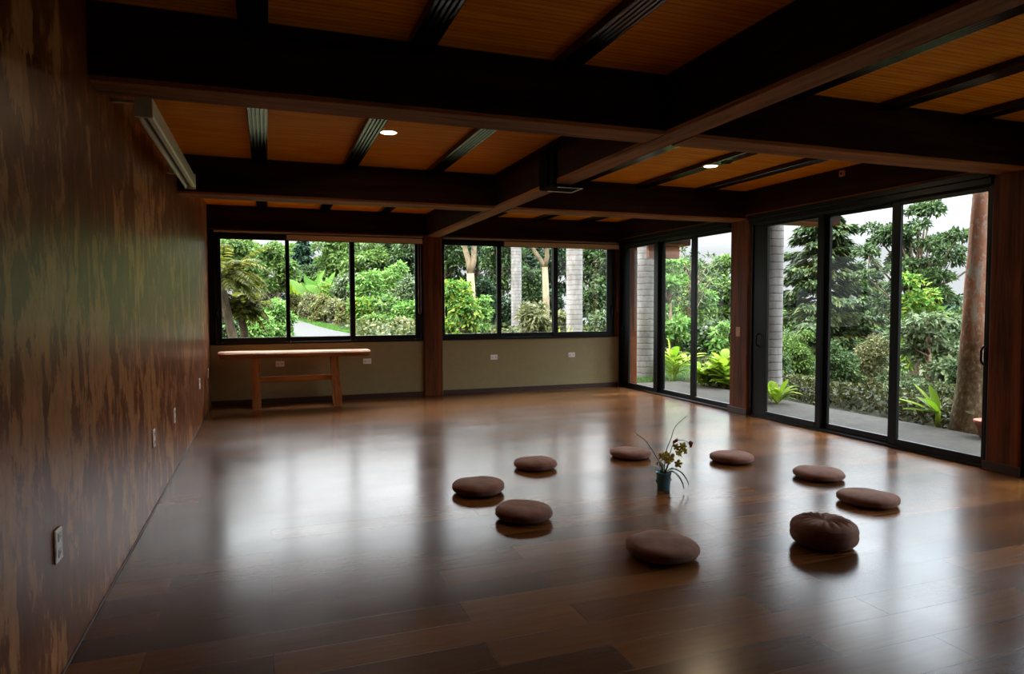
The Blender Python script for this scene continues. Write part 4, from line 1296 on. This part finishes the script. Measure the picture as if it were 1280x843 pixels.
# ------------------------------------------------------------------ planting beyond the nearer glass doors
conifer(1030, 246, 22, 176, 'needle', 'tall dark conifer with tiered branches behind the middle mullion', None, 7, 62, .24, .22, .08)
conifer(1086, 318, 27, 64, 'needle', 'smaller conifer right of the tall tiered one', None, 17, 46, .22, .25, .05)
conifer(962, 342, 34, 50, 'blue', 'dark conifer against the sky beside the post', None, 27, 44, .24)
for i, (k, u, v, d, w, m, lab) in enumerate((('round', 984, 366, 26, 70, 'mid', 'green tree low behind the left panel of the nearer doors'), ('bush', 988, 408, 20, 70, 'mid', 'yellowish green bush in the left panel of the nearer doors'),
        ('bush', 1000, 470, 15.5, 70, 'under', 'brownish bush at the terrace edge in the left panel, nearer doors'), ('round', 1058, 372, 24, 70, 'mid', 'green tree right of the conifer trunk, middle panel'),
        ('bush', 1050, 424, 17, 60, 'dark', 'dark bush in the middle panel of the nearer doors'), ('bush', 1088, 412, 18, 60, 'tan', 'yellow tan bush in the middle panel of the nearer doors'),
        ('bush', 1045, 480, 13.5, 70, 'under', 'brownish bush at the terrace edge, left in the middle panel'), ('bush', 1092, 484, 12.8, 64, 'dark', 'dark bush at the terrace edge, right in the middle panel'),
        ('round', 1104, 346, 30, 70, 'dark', 'dark tree behind the right mullion of the nearer doors'), ('round', 955, 372, 30, 70, 'dark', 'dark tree behind the palm right of the post'),
        ('bush', 970, 440, 17, 50, 'dark', 'dark bush behind the palm right of the post'), ('round', 1022, 395, 28, 80, 'dark', 'dark tree behind the conifer trunk'))):
    if m == 'under': LMm = 'under'
    q(k, u, v, d, w, m, lab, 'woods beyond the nearer glass doors', 'tree' if k == 'round' else 'shrub', .16 if d > 20 else (.075 if d > 15 else .05), 140 + i, 1.2, cap=14000, cat='tree' if k == 'round' else 'shrub')
q('airy', 1150, 238, 19, 180, 'dark', 'tall airy tree with sky between its leaves, right panel', leaf=.12, seed=160, cover=1.7, trunk_r=.10, cap=20000, barkm='barkdark')
q('bush', 1150, 322, 17, 56, 'yellowish', 'yellow green clump of leaves halfway up in the right panel', name='shrub', cat='shrub', leaf=.13, seed=161)
q('layered', 1163, 380, 13, 104, 'grey', 'grey green tiered shrub left of the reddish trunk', name='shrub', cat='shrub', leaf=.13, seed=162, cover=1.6)
q('round', 1190, 352, 26, 90, 'blue', 'bluish green tree behind the reddish trunk', leaf=.19, seed=163)
q('bush', 1132, 474, 11.5, 60, 'grey', 'grey green bush at the terrace edge beside the right mullion', name='shrub', cat='shrub', leaf=.05, seed=164, cap=14000)
q('bush', 1176, 480, 10.8, 70, 'under', 'dark bush at the terrace edge beside the reddish trunk', name='shrub', cat='shrub', leaf=.05, seed=165, cap=14000)
q('bush', 1215, 440, 11.5, 70, 'dark', 'dark bush behind the reddish trunk', name='shrub', cat='shrub', leaf=.06, seed=166, cap=14000)
q('round', 1240, 340, 24, 110, 'dark', 'dark tree right of the reddish trunk', leaf=.2, seed=167)

# unseen trees added nearer the camera to cut sky light on the wall
src = [o for o in COL.objects if o.get('label') in ('dark tree right of the reddish trunk', 'bluish green tree behind the reddish trunk')]
rg = random.Random(21)
for i in range(13):
    o = src[i % 2]; c_ = o.copy(); COL.objects.link(c_)
    y = 4.2 - i * 2.1; x = 15 + rg.uniform(-2.5, 3)
    c_.location = (x, y, zt(x, y)); c_.rotation_euler = (0, 0, rg.uniform(0, 6)); k = rg.uniform(.85, 1.1); c_.scale = (k, k, k)
    tag(c_, 'leafy tree added beyond the terrace to shade the room, outside the frame on the camera side', 'tree', 'trees added along the terrace outside the frame')
    for ch in o.children:
        d_ = ch.copy(); COL.objects.link(d_); d_.parent = c_

# undergrowth and lawn: uncountable
def scatter(name, pts, leaf, m, label, cat, seed, up=False, hmax=.4):
    rng = np.random.default_rng(seed); n = len(pts)
    z = np.array([zt(x, y) for x, y in pts]); P_ = np.column_stack([pts, z + (0 if up else rng.uniform(0, hmax, n))])
    if up: Dr = np.column_stack([rng.normal(size=(n, 2)) * .35, np.ones(n)])
    else: Dr = rng.normal(size=(n, 3)) + [0, 0, .1]
    Nr = rng.normal(size=(n, 3)) * .5 + ([1, 0, 0] if up else [0, 0, 1.0])
    o = leaf_obj(name, P_, Dr, Nr, leaf * rng.uniform(.6, 1.3, n), leaf * (.09 if up else .5) * rng.uniform(.7, 1.3, n), m)
    return tag(o, label, cat, None, 'stuff')


rng = np.random.default_rng(3)
a = np.column_stack([rng.uniform(7.25, 22, 26000), rng.uniform(1, 26, 26000)])
a = a[(a[:, 0] > 7.9 - .0 * a[:, 1]) & ~((a[:, 1] > 10.5) & (a[:, 0] < 8.6 + .1 * (a[:, 1] - 10)))]
b = np.column_stack([rng.uniform(7.2, 10.5, 45000), rng.uniform(1.5, 10.2, 45000)])
b = b[b[:, 0] > 7.2 + .5 * rng.random(len(b)) ** 2]
scatter('undergrowth', b, .085, LM['shade'], 'fine tangled undergrowth along the terrace edge', 'undergrowth', 4, False, .22)
a = a[(a[:, 0] > 9.5) | (a[:, 1] > 10.4)]
scatter('undergrowth', a, .15, LM['under'], 'low tangled undergrowth on the slope beyond the terrace', 'undergrowth', 5, False, .30)
a = np.column_stack([rng.uniform(3, 12, 9000), rng.uniform(16, 30, 9000)])
scatter('undergrowth', a, .22, LM['under'], 'low undergrowth in the woods beyond the right back window', 'undergrowth', 6, False, .5)
a = np.column_stack([rng.uniform(5.7, 9.2, 16000), rng.uniform(10.6, 14.5, 16000)])
scatter('lawn', a, .07, LM['grass'], 'short green grass around the thickest palm', 'grass', 7, True)
g_ = []
for (u, v, d), (u2, v2, d2) in zip(up_[:-1], up_[1:]):
    A, B = ray(u, v, d), ray(u2, v2, d2)
    for k in range(1900):
        f = rng.uniform(); p = A.lerp(B, f); o = rng.uniform(0, 1) * (.13 * p.y)
        g_.append((p.x + .10 * o, p.y + o))
for (u, v, d), (u2, v2, d2) in zip(lo_[:-1], lo_[1:]):
    A, B = ray(u, v, d), ray(u2, v2, d2)
    for k in range(400):
        f = rng.uniform(); p = A.lerp(B, f); o = rng.uniform(0, 1) * 1.0
        g_.append((p.x, p.y - o))
scatter('verge_grass', np.array(g_), .16, LM['grass'], 'bright green grass verge along the curving road', 'grass', 8, True)

# ------------------------------------------------------------------ sky and sun
w = bpy.data.worlds.new('overcast sky'); S.world = w; w.use_nodes = True
nt = w.node_tree; g = G(nt); bg = nt.nodes['Background']
tc = g.n('ShaderNodeTexCoord')
cl = g.noise(tc.outputs['Generated'], 3.0, 5, .55, .2)
skyc = g.ramp(cl, [(.35, (.84, .88, .95, 1)), (.6, (.95, .95, .96, 1)), (.8, (1, .98, .95, 1))])
# overcast sky: raised far above natural overhead to light the room
sp = g.n('ShaderNodeSeparateXYZ'); g.l(tc.outputs['Generated'], sp.inputs[0])
el0 = sp.outputs['Z']
g.l(g.mix(1.0, skyc, g.ramp(g.math('ADD', g.math('MULTIPLY', sp.outputs['X'], .8), el0), [(.62, (1, 1, 1, 1)), (.95, (.84, .92, 1.0, 1))]), 'MULTIPLY'), bg.inputs['Color'])
el = g.math('MAXIMUM', g.math('SUBTRACT', sp.outputs['Z'], .07), 0.0)
g.l(g.math('MULTIPLY', g.math('ADD', g.math('MULTIPLY', el, g.math('ADD', g.math('MULTIPLY', el, 34.0), 17.0)), 1.0), SKY), bg.inputs['Strength'])
sd = bpy.data.lights.new('sun', 'SUN'); sd.energy = SUN; sd.angle = math.radians(25); sd.color = (1, .96, .88)
so = bpy.data.objects.new('sun', sd); COL.objects.link(so); so.location = (0, 0, 12)
so.rotation_euler = Vector((.35, .62, -.85)).to_track_quat('-Z', 'Y').to_euler()

# ------------------------------------------------------------------ camera
cd = bpy.data.cameras.new('camera'); cam = bpy.data.objects.new('camera', cd); COL.objects.link(cam)
cy, sy, cp, sp = math.cos(YAW), math.sin(YAW), math.cos(PITCH), math.sin(PITCH)
fw = Vector((sy * cp, cy * cp, sp)); rt = Vector((cy, -sy, 0)); up = rt.cross(fw)
c, s = math.cos(ROLL), math.sin(ROLL); r2, u2 = rt * c + up * s, up * c - rt * s
cam.matrix_world = Matrix(((r2.x, u2.x, -fw.x, EYE.x), (r2.y, u2.y, -fw.y, EYE.y), (r2.z, u2.z, -fw.z, EYE.z), (0, 0, 0, 1)))
cd.sensor_fit = 'HORIZONTAL'; cd.sensor_width = 36; cd.lens = 36 * F / 1280; cd.clip_end = 400
S.camera = cam

S.view_settings.view_transform = 'Standard'; S.view_settings.look = 'None'
S.view_settings.gamma = 1; S.view_settings.use_curve_mapping = False
S.view_settings.exposure = 1.6
S.cycles.use_denoising = True
S.cycles.max_bounces = 12; S.cycles.transparent_max_bounces = 16; S.cycles.diffuse_bounces = 6; S.cycles.glossy_bounces = 6
S.cycles.sample_clamp_indirect = 6
